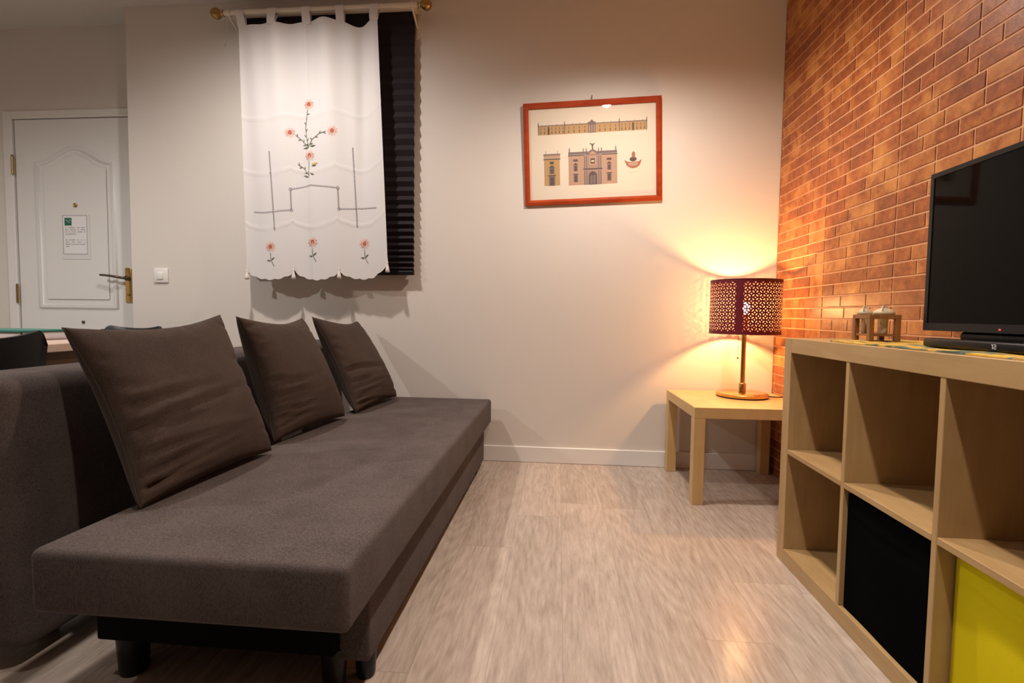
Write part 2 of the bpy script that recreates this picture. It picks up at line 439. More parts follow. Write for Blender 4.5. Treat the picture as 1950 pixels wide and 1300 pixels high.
bm = BM(); box(bm, bx0, bx1, -0.052, -0.026, 0.0, 0.024, bev=0.003); obj('bottom_rail', bm, M_BLACK, bl)
bm = BM(); box(bm, bx0-0.003, bx1+0.003, -0.055, 0.0, zs[-1]-0.004, zs[-1]+0.030, bev=0.003); obj('head_rail', bm, M_CREAM, bl)
for (xx, z0_, z1_) in ((-3.168, 1.36, 1.49), (-1.999, 1.37, 1.47), (-1.988, 1.355, 1.49)):
    bm = BM(); x = xx-bl.location.x
    tube(bm, [(x, -0.03, z1_), (x, -0.03, z0_)], 0.0016, 6)
    lathe(bm, [(0.003, z0_-0.008), (0.0035, z0_), (0.002, z0_+0.004)], 8, cx=x, cy=-0.03)
    tube(bm, [(x, -0.03, z1_), (bx0 if xx < -2.5 else bx1, -0.03, z1_+0.005)], 0.0016, 6)
    obj('cord', bm, M_CREAM, bl)

ROD_Y, ROD_Z = -0.10, 2.556
rod = thing('curtain_rod', 'cream curtain rod with round brass finials above the blind', 'curtain rod', (-2.556, ROD_Y, ROD_Z))
bm = BM(); tube(bm, [(-0.575, 0, 0), (0.578, 0, 0)], 0.0135, 20); obj('rod', bm, M_CREAM, rod, smooth=True, angle=40)
for s in (-1, 1):
    bm = BM(); x = s*0.612
    lathe(bm, [(0.002, -0.031), (0.014, -0.028), (0.024, -0.019), (0.030, -0.006), (0.030, 0.006), (0.024, 0.019), (0.014, 0.028), (0.013, 0.040), (0.017, 0.042), (0.017, 0.046), (0.012, 0.048)], 28, axis='x')
    for v in bm.verts: v.co.x = x - s*v.co.x*1.0 if s > 0 else x + v.co.x
    bmesh.ops.recalc_face_normals(bm, faces=bm.faces)
    obj('finial', bm, M_BRASSD, rod, smooth=True, angle=50)
    bm = BM(); x = s*0.535
    tube(bm, bez((x, 0, -0.012), (x, 0.01, -0.035), (x, 0.05, -0.03), (x, 0.092, -0.075), 12), 0.006, 8)
    box(bm, x-0.010, x+0.010, 0.090, 0.0999, -0.135, -0.02, bev=0.003)
    lathe(bm, [(0.018, -0.008), (0.018, 0.008)], 20, axis='x', off=(x, 0, 0))
    obj('bracket', bm, M_CREAM, rod, smooth=True, angle=40)

M_CURT = mat('white_cotton', (0.80, 0.79, 0.79), 0.9, Specular_IOR_Level=0.1)
t = NT(M_CURT); tr = t.n('ShaderNodeBsdfTranslucent'); tr.inputs[0].default_value = (0.85, 0.80, 0.78, 1)
mx = t.n('ShaderNodeMixShader'); mx.inputs[0].default_value = 0.14
out = t.t.nodes['Material Output']; t.l(t.b.outputs[0], mx.inputs[1]); t.l(tr.outputs[0], mx.inputs[2]); t.l(mx.outputs[0], out.inputs[0])
t.bump(t.noise(t.coords((4, 4, 1)), 250, 2), 0.1, 0.001)
M_PINK = mat('pale_peach_thread', (0.80, 0.52, 0.43), 0.8); M_RED = mat('dark_red_thread', (0.40, 0.05, 0.035), 0.8)
M_STEM = mat('green_thread', (0.13, 0.15, 0.09), 0.8); M_GOLD = mat('golden_thread', (0.62, 0.42, 0.16), 0.8)
M_GREYT = mat('openwork_grey', (0.27, 0.25, 0.27), 0.9)
CX, CZ = -2.60, 2.49
cur = thing('embroidered_curtain', 'white tab top curtain embroidered with red centred flowers and hung with tassels', 'curtain', (CX, ROD_Y, CZ))
def scal(u):     # bottom edge height (local z)
    lobes = [(0.0, 0.345), (0.345, 0.665), (0.665, 1.0)]
    for i, (a, b) in enumerate(lobes):
        if u <= b or i == 2:
            s = (u-a)/(b-a); s = min(1, max(0, s))
            base = 1.100 + 0.012*(i == 2)*s + 0.030*(u > 0.9)*(u-0.9)/0.1
            d = 0.052*math.sin(PI*s)**0.62 + 0.007*abs(math.sin(5*PI*s))
            return base - d - CZ
def topz(u):     # slack between tabs
    tabs = [0.02, 0.255, 0.495, 0.73, 0.98]; dz = 0
    depth = [0.004, 0.006, -0.014, 0.036]
    for k in range(4):
        a, b = tabs[k], tabs[k+1]
        if a < u < b: dz = depth[k]*math.sin(PI*(u-a)/(b-a))**1.5
    return -dz
def cfold(u, v):
    y = 0.010*math.sin(2*PI*(2.6*u+0.12*v)+0.6)*(1-0.35*v) + 0.006*math.sin(2*PI*(5.7*u-0.3*v)+1.2)*(1-v)**1.3
    y += 0.010*math.exp(-((u-0.83-0.05*(1-v))/0.035)**2)*math.exp(-((v-0.35)/0.45)**2)      # soft pleat at the right
    y += -0.006*math.exp(-((u-0.485)/0.012)**2)                                          # pressed centre crease
    for vc, s in ((0.36, 0.0), (0.575, 0.0), (0.79, 0.0)):
        y += -0.0026*math.exp(-((v-vc+0.02*(u-0.5))/0.004)**2)
    y += -0.010*v
    return y
def cpt(u, v, dy=0.0):
    x = (1-v)*(-3.040+0.825*u) + v*(-3.002+0.846*u) - CX
    zt, zb = topz(u), scal(u)
    return Vector((x, cfold(u, v)-0.004+dy, zt+(zb-zt)*v))
NU, NV = 110, 130
bm = BM(); gr = [[bm.verts.new(cpt(i/NU, j/NV)) for i in range(NU+1)] for j in range(NV+1)]
for j in range(NV):
    for i in range(NU): bm.faces.new([gr[j][i], gr[j+1][i], gr[j+1][i+1], gr[j][i+1]]).smooth = True
def surf(x, z, dy=-0.0016):     # world x,z -> point riding on the cloth
    xl, zl = x-CX, z-CZ; v = min(1, max(0, -zl/1.40)); u = 0.5
    for _ in range(6):
        u = (x-((1-v)*-3.040+v*-3.002))/((1-v)*0.825+v*0.846); u = min(1, max(0, u))
        v = min(1, max(0, (zl-topz(u))/(scal(u)-topz(u))))
    p = cpt(u, v, dy); return p
def rib(p, q, wd, mi, seg=3):
    p, q = Vector(p), Vector(q); d = q-p; n = Vector((-d.y, d.x)).normalized()*wd/2
    for k in range(seg):
        a, b = p+d*k/seg, p+d*(k+1)/seg
        bm.faces.new([bm.verts.new(surf(*c)) for c in ((a+n), (b+n), (b-n), (a-n))]).material_index = mi
def leafq(p, q, wd, mi=3):
    p, q = Vector(p), Vector(q); d = q-p; n = Vector((-d.y, d.x)).normalized()*wd/2; m_ = p+d*0.45
    bm.faces.new([bm.verts.new(surf(*c)) for c in (p, m_+n, q, m_-n)]).material_index = mi
def flower(x, z, r=0.030):
    for k in range(18):
        a = 2*PI*k/18+0.1; ca, sa = math.cos(a), math.sin(a)
        rib((x+ca*r*0.34, z+sa*r*0.34), (x+ca*r*(1.0 if k % 2 else 0.82), z+sa*r*(1.0 if k % 2 else 0.82)), 0.0040, 1, 1)
    bm.faces.new([bm.verts.new(surf(x+math.cos(2*PI*k/12)*r*0.36, z+math.sin(2*PI*k/12)*r*0.40, -0.0020)) for k in range(12)]).material_index = 2
    for (a, b) in ((-0.3, 0.25), (0.25, 0.05), (-0.1, -0.3)):
        bm.faces.new([bm.verts.new(surf(x+a*r*0.5+math.cos(2*PI*k/6)*r*0.08, z+b*r*0.6+math.sin(2*PI*k/6)*r*0.08, -0.0024)) for k in range(6)]).material_index = 1
for c in ((-2.618, 2.033), (-2.733, 1.880), (-2.478, 1.881), (-2.615, 1.747)): flower(*c)
for c in ((-2.850, 1.233), (-2.600, 1.260), (-2.295, 1.251)): flower(*c, 0.031)
def stem(pts, leaves=5, ls=0.020):
    for a, b in zip(pts[:-1], pts[1:]): rib(a, b, 0.0032, 3, 3)
    n = 0
    for k in range(leaves):
        t_ = (k+0.6)/leaves*(len(pts)-1); i = min(int(t_), len(pts)-2); fr = t_-i
        p = Vector(pts[i])*(1-fr)+Vector(pts[i+1])*fr; d = (Vector(pts[i])-Vector(pts[i+1])).normalized()
        s = 1 if k % 2 else -1; q = p + (d*0.75+Vector((-d.y, d.x))*0.7*s)*ls
        leafq(p, q, 0.007)
stem([(-2.623, 2.0), (-2.640, 1.90), (-2.632, 1.84), (-2.618, 1.795)], 6)
stem([(-2.703, 1.866), (-2.666, 1.838), (-2.640, 1.81), (-2.618, 1.793)], 5)
stem([(-2.515, 1.879), (-2.560, 1.868), (-2.600, 1.838), (-2.617, 1.80)], 5)
leafq((-2.618, 1.792), (-2.656, 1.789), 0.010); leafq((-2.612, 1.799), (-2.577, 1.805), 0.010)
stem([(-2.618, 1.715), (-2.619, 1.67), (-2.620, 1.628)], 0)
stem([(-2.688, 1.700), (-2.655, 1.68), (-2.621, 1.642)], 4)
leafq((-2.604, 1.69), (-2.574, 1.694), 0.011); leafq((-2.60, 1.70), (-2.566, 1.706), 0.014, 4)
leafq((-2.621, 1.628), (-2.655, 1.636), 0.010); leafq((-2.612, 1.648), (-2.588, 1.641), 0.010)
for x, z in ((-2.850, 1.233), (-2.600, 1.260), (-2.295, 1.251)):
    stem([(x, z-0.036), (x+0.002, z-0.075), (x+0.022, z-0.112)], 0)
    leafq((x+0.003, z-0.082), (x-0.024, z-0.078), 0.010); leafq((x+0.003, z-0.080), (x+0.026, z-0.058), 0.009)
def openwork(p, q):
    p, q = Vector(p), Vector(q); L = (q-p).length; n = int(L/0.0095); d = (q-p)/n
    for k in range(n):
        a = p+d*k; rib(a+d*0.20, a+d*0.62, 0.0085, 5, 1)
    rib(p, q, 0.0011, 5, max(3, n//3))
openwork((-2.853, 1.775), (-2.823, 1.325)); openwork((-2.365, 1.79), (-2.338, 1.34))
st = [(-2.955, 1.433), (-2.889, 1.427), (-2.727, 1.443), (-2.731, 1.560), (-2.605, 1.582), (-2.448, 1.564), (-2.442, 1.446), (-2.221, 1.451)]
for a, b in zip(st[:-1], st[1:]): openwork(a, b)
for c in (st[2], st[3], st[5], st[6]):
    for k in range(8):
        a, b = 2*PI*k/8, 2*PI*(k+1)/8
        rib((c[0]+0.008*math.cos(a), c[1]+0.008*math.sin(a)), (c[0]+0.008*math.cos(b), c[1]+0.008*math.sin(b)), 0.0025, 5, 1)
obj('curtain_panel', bm, [M_CURT, M_PINK, M_RED, M_STEM, M_GOLD, M_GREYT], cur)
for u in (0.022, 0.255, 0.495, 0.735, 0.975):
    bm = BM(); wd = 0.024; base = cpt(u, 0); x = base.x; rz = ROD_Z-CZ
    prof = [(base.y-0.0005, -0.012), (base.y-0.006, 0.01), (-0.0150, rz-0.012)]
    prof += [(-0.0162*math.cos(a), rz+0.0162*math.sin(a)) for a in [PI*k/8 for k in range(0, 9)]]
    prof += [(0.0150, rz-0.012), (base.y+0.010, 0.01), (base.y+0.003, -0.012)]
    pr = None
    for (y, z) in prof:
        c = [bm.verts.new((x-wd, y, z)), bm.verts.new((x+wd, y, z))]
        if pr: bm.faces.new([pr[0], pr[1], c[1], c[0]]).smooth = True
        pr = c
    obj('hanging_tab', bm, M_CURT, cur)
for (x, z) in ((-2.996, 1.10), (-2.713, 1.103), (-2.441, 1.108), (-2.158, 1.145)):
    bm = BM(); p = Vector((x-CX, -0.018, z-CZ))
    lathe(bm, [(0.001, 0.008), (0.004, 0.004), (0.0045, -0.002), (0.0035, -0.008), (0.0065, -0.020), (0.0105, -0.040), (0.0125, -0.055), (0.002, -0.057)], 14, cx=p.x, cy=p.y)
    for v in bm.verts: v.co.z += p.z; 
    tube(bm, [(p.x, p.y, p.z+0.006), (p.x, p.y+0.004, p.z+0.022)], 0.0015, 6)
    obj('tassel', bm, mat('tassel_cotton', (0.76, 0.70, 0.66), 0.9), cur, smooth=True)

# ------------------------------------------------------------------ framed print
pic = thing('framed_print', 'red wooden frame with an architectural facade print hanging on the back wall', 'picture', (-1.019, -0.001, 1.772))
pic.rotation_euler = (math.radians(1.2), -0.036, 0)
FW, FH, FB = 0.3805, 0.2820, 0.030
bm = BM(); o4 = [(-FW, -FH), (FW, -FH), (FW, FH), (-FW, FH)]; i4 = [(-FW+FB, -FH+FB), (FW-FB, -FH+FB), (FW-FB, FH-FB), (-FW+FB, FH-FB)]
mid = [(a[0]*0.45+b[0]*0.55, a[1]*0.45+b[1]*0.55) for a, b in zip(o4, i4)]
prof = [(o4, 0.0), (o4, -0.018), (mid, -0.022), (i4, -0.014), (i4, 0.0)]
rings = [[bm.verts.new((x, y, z)) for x, z in q] for q, y in prof]
for a, b in zip(rings, rings[1:]+rings[:1]):
    for k in range(4): bm.faces.new([a[k], a[(k+1)%4], b[(k+1)%4], b[k]])
bmesh.ops.recalc_face_normals(bm, faces=bm.faces)
obj('frame', bm, M_FRAME, pic)
M_PRINT = mat('cream_print_paper', (0.72, 0.66, 0.55), 0.8); M_OCH = mat('ochre_wash', (0.47, 0.31, 0.14), 0.8)
M_GRW = mat('grey_wash', (0.19, 0.15, 0.15), 0.8); M_PKW = mat('pink_wash', (0.47, 0.31, 0.22), 0.8); M_DKW = mat('dark_wash', (0.11, 0.08, 0.075), 0.8)
M_RDW = mat('sepia_red_wash', (0.36, 0.15, 0.10), 0.8)
bm = BM(); box(bm, -FW+FB-0.004, FW-FB+0.004, -0.006, -0.003, -FH+FB-0.004, FH-FB+0.004)
LY = -0.0063
def q2(x0, x1, z0, z1, mi, l=0):
    y = LY-0.00025*l
    bm.faces.new([bm.verts.new(p) for p in ((x0, y, z0), (x1, y, z0), (x1, y, z1), (x0, y, z1))]).material_index = mi
def poly(pts, mi, l=0):
    bm.faces.new([bm.verts.new((x, LY-0.00025*l, z)) for x, z in pts]).material_index = mi
# long facade: 1 ochre 2 grey 3 pink 4 dark
q2(-0.297, 0.303, 0.108, 0.158, 1)
q2(-0.299, 0.305, 0.155, 0.160, 2, 1)
for z in (0.1375, 0.1165): q2(-0.297, 0.303, z, z+0.0012, 3, 1)
for x in (-0.297, -0.150, 0.152, 0.301): q2(x-0.0025, x+0.0025, 0.108, 0.172, 2, 1); poly([(x-0.0015, 0.172), (x+0.0015, 0.172), (x, 0.184)], 2, 1)
q2(-0.020, 0.022, 0.108, 0.166, 2, 2)
for dx in (-0.012, 0.001, 0.014): q2(dx-0.003, dx+0.003, 0.112, 0.150, 3, 3)
poly([(-0.012, 0.166), (0.014, 0.166), (0.001, 0.180)], 2, 2)
def win(x, z0=0.113, z1=0.147): q2(x-0.0022, x+0.0022, z0, z0+0.014, 4, 2); q2(x-0.0020, x+0.0020, z1-0.013, z1, 2, 2)
for i in range(7): win(-0.284+i*0.0208)
for i in range(4): win(-0.128+i*0.030)
for i in range(4): win(0.045+i*0.029)
for i in range(7): win(0.166+i*0.0205)
for x in (-0.240, 0.227): q2(x-0.005, x+0.005, 0.108, 0.150, 4, 3)
for i in range(14): q2(-0.28+i*0.043, -0.278+i*0.043, 0.160, 0.166, 2, 1)
# small tower
q2(-0.269, -0.181, -0.173, -0.028, 1); q2(-0.272, -0.177, -0.030, -0.024, 4, 1); q2(-0.270, -0.179, -0.022, -0.004, 3, 1); q2(-0.272, -0.177, -0.006, 0.002, 2, 2)
for x in (-0.258, -0.192): q2(x-0.001, x+0.001, 0.002, 0.020, 2, 1)
q2(-0.243, -0.208, -0.173, -0.118, 2, 1); q2(-0.236, -0.215, -0.173, -0.128, 4, 2); q2(-0.248, -0.203, -0.120, -0.114, 4, 2)
q2(-0.240, -0.211, -0.108, -0.072, 2, 1); q2(-0.233, -0.218, -0.105, -0.080, 4, 2); poly([(-0.244, -0.072), (-0.207, -0.072), (-0.2255, -0.060)], 4, 2)
q2(-0.237, -0.214, -0.055, -0.040, 4, 1)
for i in range(9): q2(-0.267, -0.250, -0.165+i*0.015, -0.1645+i*0.015, 3, 1); q2(-0.200, -0.183, -0.165+i*0.015, -0.1645+i*0.015, 3, 1)
# central facade
q2(-0.132, 0.138, -0.176, -0.012, 3); q2(-0.134, 0.140, -0.016, -0.010, 4, 1); q2(-0.132, 0.138, -0.008, 0.006, 2, 1)
for x in (-0.126, 0.131): q2(x-0.003, x+0.003, 0.006, 0.024, 2, 2); poly([(x-0.002, 0.024), (x+0.002, 0.024), (x, 0.036)], 2, 2)
for x in (-0.048, -0.032, 0.036, 0.052): q2(x-0.0025, x+0.0025, 0.0, 0.020, 2, 2); poly([(x-0.002, 0.020), (x+0.002, 0.020), (x, 0.030)], 2, 2)
q2(-0.046, 0.052, -0.176, -0.012, 6, 2)
poly([(-0.036, -0.012), (0.042, -0.012), (0.020, 0.010), (0.003, 0.018), (-0.014, 0.010)], 2, 3)
poly([(-0.020, -0.010), (0.026, -0.010), (0.003, 0.008)], 3, 4)
for x in (-0.042, -0.030, 0.036, 0.048): q2(x-0.003, x+0.003, -0.176, -0.100, 2, 3); q2(x-0.0025, x+0.0025, -0.086, -0.020, 2, 3)
q2(-0.050, 0.056, -0.094, -0.087, 4, 4); q2(-0.016, 0.022, -0.070, -0.022, 3, 4); q2(-0.009, 0.015, -0.062, -0.032, 4, 5); q2(-0.005, 0.011, -0.052, -0.044, 0, 6)
pts = [(-0.020, -0.176), (0.026, -0.176), (0.026, -0.128)] + [(0.003+0.023*math.cos(a), -0.128+0.024*math.sin(a)) for a in [PI*k/8 for k in range(1, 8)]] + [(-0.020, -0.128)]
poly(pts, 4, 4); q2(-0.012, 0.018, -0.176, -0.126, 2, 5); q2(0.0015, 0.0045, -0.176, -0.120, 4, 6)
for cx_ in (-0.092, 0.094):
    q2(cx_-0.012, cx_+0.012, -0.160, -0.118, 2, 1); q2(cx_-0.007, cx_+0.007, -0.158, -0.122, 4, 2); q2(cx_-0.015, cx_+0.015, -0.118, -0.113, 4, 2)
    q2(cx_-0.011, cx_+0.011, -0.100, -0.068, 2, 1); q2(cx_-0.006, cx_+0.006, -0.098, -0.072, 4, 2); poly([(cx_-0.015, -0.066), (cx_+0.015, -0.066), (cx_, -0.052)], 4, 2)
    q2(cx_-0.013, cx_+0.013, -0.046, -0.034, 4, 1)
for i in range(12):
    for a, b in ((-0.130, -0.108), (-0.076, -0.050), (0.056, 0.078), (0.110, 0.136)): q2(a, b, -0.170+i*0.013, -0.1695+i*0.013, 2, 1)
# winged figure on top and urn ornament
poly([(0.000, 0.018), (0.007, 0.018), (0.006, 0.034), (0.010, 0.044), (0.018, 0.047), (0.016, 0.050), (0.003, 0.046), (-0.010, 0.051), (-0.013, 0.048), (-0.004, 0.043), (0.000, 0.034)], 4, 2)
poly([(0.226+0.042*math.cos(a), -0.062+0.036*math.sin(a)) for a in [PI*(1+k/12) for k in range(13)]], 5, 0)
poly([(0.226+0.028*math.cos(2*PI*k/14), -0.074+0.012*math.sin(2*PI*k/14)) for k in range(14)], 3, 1)
for s in (-1, 1): poly([(0.226+s*0.030, -0.062), (0.226+s*0.048, -0.050), (0.226+s*0.042, -0.066)], 5, 1)
poly([(0.226+0.020*math.cos(2*PI*k/10), -0.048+0.013*math.sin(2*PI*k/10)) for k in range(10)], 4, 1)
poly([(0.228+0.010*math.cos(2*PI*k/10), -0.024+0.018*math.sin(2*PI*k/10)) for k in range(10)], 5, 2)
q2(0.200, 0.262, -0.118, -0.1175, 1, 1)
obj('print', bm, [M_PRINT, M_OCH, M_GRW, M_PKW, M_DKW, M_RDW, mat('lilac_wash', (0.36, 0.25, 0.20), 0.8)], pic)
M_GLASS = bpy.data.materials.new('clear_glass'); M_GLASS.use_nodes = True; t = NT.__new__(NT); t.t = M_GLASS.node_tree
t.t.nodes.remove(t.t.nodes['Principled BSDF'])
fr = t.n('ShaderNodeFresnel'); fr.inputs[0].default_value = 1.5; tp = t.n('ShaderNodeBsdfTransparent'); gl = t.n('ShaderNodeBsdfGlossy'); gl.inputs['Roughness'].default_value = 0.02
geo = t.n('ShaderNodeNewGeometry'); fac = t.math('MULTIPLY', fr.outputs[0], t.math('SUBTRACT', 1.0, geo.outputs['Backfacing']))
mx = t.n('ShaderNodeMixShader'); t.l(fac, mx.inputs[0]); t.l(tp.outputs[0], mx.inputs[1]); t.l(gl.outputs[0], mx.inputs[2]); t.l(mx.outputs[0], t.t.nodes['Material Output'].inputs[0])
bm = BM(); box(bm, -FW+FB-0.003, FW-FB+0.003, -0.0115, -0.0100, -FH+FB-0.003, FH-FB+0.003); obj('glass', bm, M_GLASS, pic)
bm = BM(); tube(bm, [(0.004, 0.0, FH+0.022), (0.004, -0.014, FH+0.024)], 0.003, 8); tube(bm, [(0.004, -0.006, FH+0.024), (0.004, -0.004, FH-0.002)], 0.0016, 6)
obj('hanging_hook', bm, M_BRONZE, pic)

# ------------------------------------------------------------------ sofa bed
sofa = thing('sofa_bed', 'dark grey brown fabric sofa bed with black round feet', 'sofa', (-2.0, -1.0, 0))
OX, OY = sofa.location.x, sofa.location.y
def srel(bm): return rel(bm, (OX, OY, 0))
def soft_box(x0, x1, y0, y1, z0, z1, r, nx=6, ny=24, nz=3, seg=4):
    bm = BM(); box(bm, x0, x1, y0, y1, z0, z1, bev=r, seg=seg); return bm
bm = soft_box(-2.212, -1.567, -2.058, -0.045, 0.0, 0.13, 0.016)
bmesh.ops.subdivide_edges(bm, edges=[e for e in bm.edges if e.calc_length() > 0.4], cuts=12, use_grid_fill=True)
for v in bm.verts:      # the seat is a touch lower towards the back wall
    s = (v.co.y+2.058)/2.013; top = 0.392-0.020*s; bot = 0.262-0.028*s
    v.co.z = bot+(top-bot)*v.co.z/0.13
obj('seat', srel(bm), M_SOFA, sofa, smooth=True, angle=60)
bm = soft_box(-2.67, -2.47, -1.90, -0.045, 0.045, 0.70, 0.045, seg=6)
for v in bm.verts: v.co.x += 0.05*(1-(v.co.z-0.045)/0.655)
obj('backrest', srel(bm), M_SOFA, sofa, smooth=True, angle=60)
bm = soft_box(-1.675, -1.602, -1.862, -0.088, 0.072, 0.262, 0.008); 
for v in bm.verts:
    if v.co.z > 0.2: v.co.z -= 0.030*(v.co.y+1.86)/1.77
    elif v.co.z < 0.1: v.co.z -= 0.045*(v.co.y+1.86)/1.77
obj('front_panel', srel(bm), M_SOFA, sofa, smooth=True, angle=60)
bm = BM(); box(bm, -2.245, -1.672, -1.885, -0.12, 0.095, 0.232, bev=0.006)
fb = obj('underframe', srel(bm), M_BLACKM, sofa); fb['label'] = 'black frame under the seat'
for yy_ in (-1.55, -0.5):
    bm = BM(); box(bm, -2.50, -2.15, yy_-0.02, yy_+0.02, 0.14, 0.20); obj('hinge_bar', srel(bm), M_BLACKM, sofa)
for (x, y, h, r) in ((-2.188, -1.845, 0.098, 0.035), (-1.692, -1.845, 0.098, 0.030), (-1.634, -1.800, 0.075, 0.026), (-1.634, -0.26, 0.035, 0.026), (-2.188, -0.25, 0.098, 0.035), (-1.692, -0.40, 0.098, 0.030)):
    bm = BM(); lathe(bm, [(r*0.80, 0.0), (r*0.86, 0.004), (r, h-0.004), (r, h)], 24, cx=x-OX, cy=y-OY); obj('leg', bm, M_BLACK, sofa, smooth=True, angle=40)
for (x, y) in ((-2.55, -1.72), (-2.55, -0.25)):
    bm = BM(); lathe(bm, [(0.022, 0.0), (0.026, 0.044), (0.026, 0.06)], 20, cx=x-OX, cy=y-OY); obj('leg', bm, M_BLACK, sofa, smooth=True, angle=40)

# cushions
def cushion(BL, BR, TL, TR, label, T=0.085, seed=1, wr=1.0):
    BL, BR, TL, TR = map(Vector, (BL, BR, TL, TR)); n = 60; rr = random.Random(seed)
    cen = (BL+BR+TL+TR)/4
    nor = ((BR-BL)+(TR-TL)).cross((TL-BL)+(TR-BR)).normalized()      # towards the room / camera
    wrk = [(rr.uniform(0.05, 0.5), rr.uniform(-0.35, 0.35), rr.uniform(0.008, 0.018), rr.uniform(0.2, 0.6), rr.uniform(0.3, 0.9)) for _ in range(14)]
    side = [(rr.uniform(0.08, 0.92), rr.uniform(-0.5, 0.5), rr.uniform(0.010, 0.02), rr.uniform(0.06, 0.16), rr.uniform(0.4, 1.0), rr.choice([0, 1])) for _ in range(16)]
    def P(u, v, s):
        # concave edges: middles pulled in, corners stay
        uu = u + (0.5-u)*0.055*math.sin(PI*v)**0.9*abs(2*u-1)**2*2*1.0
        vv = v + (0.5-v)*0.070*math.sin(PI*u)**0.9*abs(2*v-1)**2*2*(1.0 if v > 0.5 else 0.35)
        p = BL*(1-uu)*(1-vv)+BR*uu*(1-vv)+TL*(1-uu)*vv+TR*uu*vv
        a = max(0, 1-(2*u-1)**2); b = max(0, 1-(2*v-1)**2)
        h = T*(a*b)**0.38*(1.10-0.22*v)
        if s > 0:
            for (vc, sl, wd, ln, am) in wrk:
                d = v-(vc+sl*0.35*(u)); h -= wr*0.016*am*math.exp(-(d/wd)**2)*math.exp(-(u/ln)**2)*min(1, a*4)
                h += wr*0.009*am*math.exp(-((d-1.7*wd)/wd)**2)*math.exp(-(u/ln)**2)*min(1, a*4)
            for (vc, sl, wd, ln, am, sd) in side:
                x = u if sd == 0 else 1-u
                d = v-(vc+sl*x); h -= wr*0.008*am*math.exp(-(d/wd)**2)*math.exp(-(x/ln)**2)*min(1, a*6)
                d2 = u-(vc+sl*(1-v)); h -= wr*0.003*am*math.exp(-(d2/wd)**2)*math.exp(-((1-v)/ln)**2)*min(1, b*6)
        return p + nor*h*s - cen
    bm = BM(); g = {}
    for s in (1, -1):
        for i in range(n+1):
            for j in range(n+1):
                edge = i in (0, n) or j in (0, n)
                if s == -1 and edge: g[s, i, j] = g[1, i, j]
                else:
                    # denser near the edges
                    u = 0.5-0.5*math.cos(PI*i/n); v = 0.5-0.5*math.cos(PI*j/n)
                    g[s, i, j] = bm.verts.new(P(u, v, s))
        for i in range(n):
            for j in range(n):
                q = [g[s, i, j], g[s, i+1, j], g[s, i+1, j+1], g[s, i, j+1]]
                bm.faces.new(q if s > 0 else q[::-1])
    o = obj('cushion', bm, M_CUSH, None, smooth=True, loc=cen)
    tag(o, label, 'cushion')
    # sewn seam around the edge, a part of the cushion
    bm = BM(); pts = []
    for k in range(4*24):
        s_, f_ = divmod(k, 24); f_ /= 24
        u, v = [(f_, 0), (1, f_), (1-f_, 1), (0, 1-f_)][s_]
        pts.append(P(u, v, 0))
    pts.append(pts[0]); tube(bm, pts, 0.0028, 6)
    obj('seam', bm, M_CUSH, o, smooth=True)
    return o
zc_ = 0.398
cushion((-2.160, -1.850, zc_), (-2.140, -1.335, zc_), (-2.425, -1.770, 0.812), (-2.345, -1.290, 0.845), 'largest looking dark brown cushion, at the near end of the sofa bed', 0.085, 3, 1.25)
cushion((-2.195, -1.225, zc_), (-2.150, -0.727, zc_-0.005), (-2.345, -1.200, 0.839), (-2.350, -0.720, 0.830), 'middle dark brown cushion of the three leaning on the sofa bed backrest', 0.085, 8, 1.0)
cushion((-2.140, -0.620, zc_-0.008), (-2.105, -0.125, zc_-0.012), (-2.365, -0.592, 0.835), (-2.355, -0.075, 0.808), 'dark brown cushion nearest the back wall, farthest of the three', 0.080, 21, 1.0)

# ------------------------------------------------------------------ side table (55 x 55 x 45)
tb = thing('side_table', 'square light birch side table in the corner under the lamp', 'table', (-0.569, -0.585, 0), 0.0186)
bm = BM(); box(bm, 0, 0.55, 0, 0.55, 0.40, 0.45, bev=0.0015, seg=1); obj('tabletop', bm, M_TABLE, tb)
for (x, y) in ((0, 0), (0.5, 0), (0, 0.5), (0.5, 0.5)):
    bm = BM(); box(bm, x, x+0.05, y, y+0.05, 0, 0.3995, bev=0.0015, seg=1); obj('leg', bm, M_TABLE, tb)

# ------------------------------------------------------------------ table lamp
LX, LYY, LZ = -0.2375, -0.222, 0.4502
lamp = thing('table_lamp', 'brass table lamp with dark red perforated drum shade, lit', 'lamp', (LX, LYY, LZ))
bm = BM(); lathe(bm, [(0.118, 0.0), (0.124, 0.003), (0.124, 0.005)], 64); obj('felt_foot', bm, M_BLACKM, lamp, smooth=True, angle=40)
bm = BM(); lathe(bm, [(0.124, 0.005), (0.126, 0.007), (0.126, 0.019), (0.123, 0.0215), (0.02, 0.0235)], 64); obj('base', bm, M_BRASS, lamp, smooth=True, angle=40)
bm = BM(); lathe(bm, [(0.018, 0.022), (0.018, 0.067), (0.0155, 0.071), (0.011, 0.073)], 32); obj('collar', bm, M_BRASS, lamp, smooth=True, angle=40)
bm = BM(); lathe(bm, [(0.0115, 0.070), (0.0115, 0.385), (0.016, 0.387), (0.016, 0.425), (0.010, 0.427)], 32); obj('stem', bm, M_BRASS, lamp, smooth=True, angle=40)
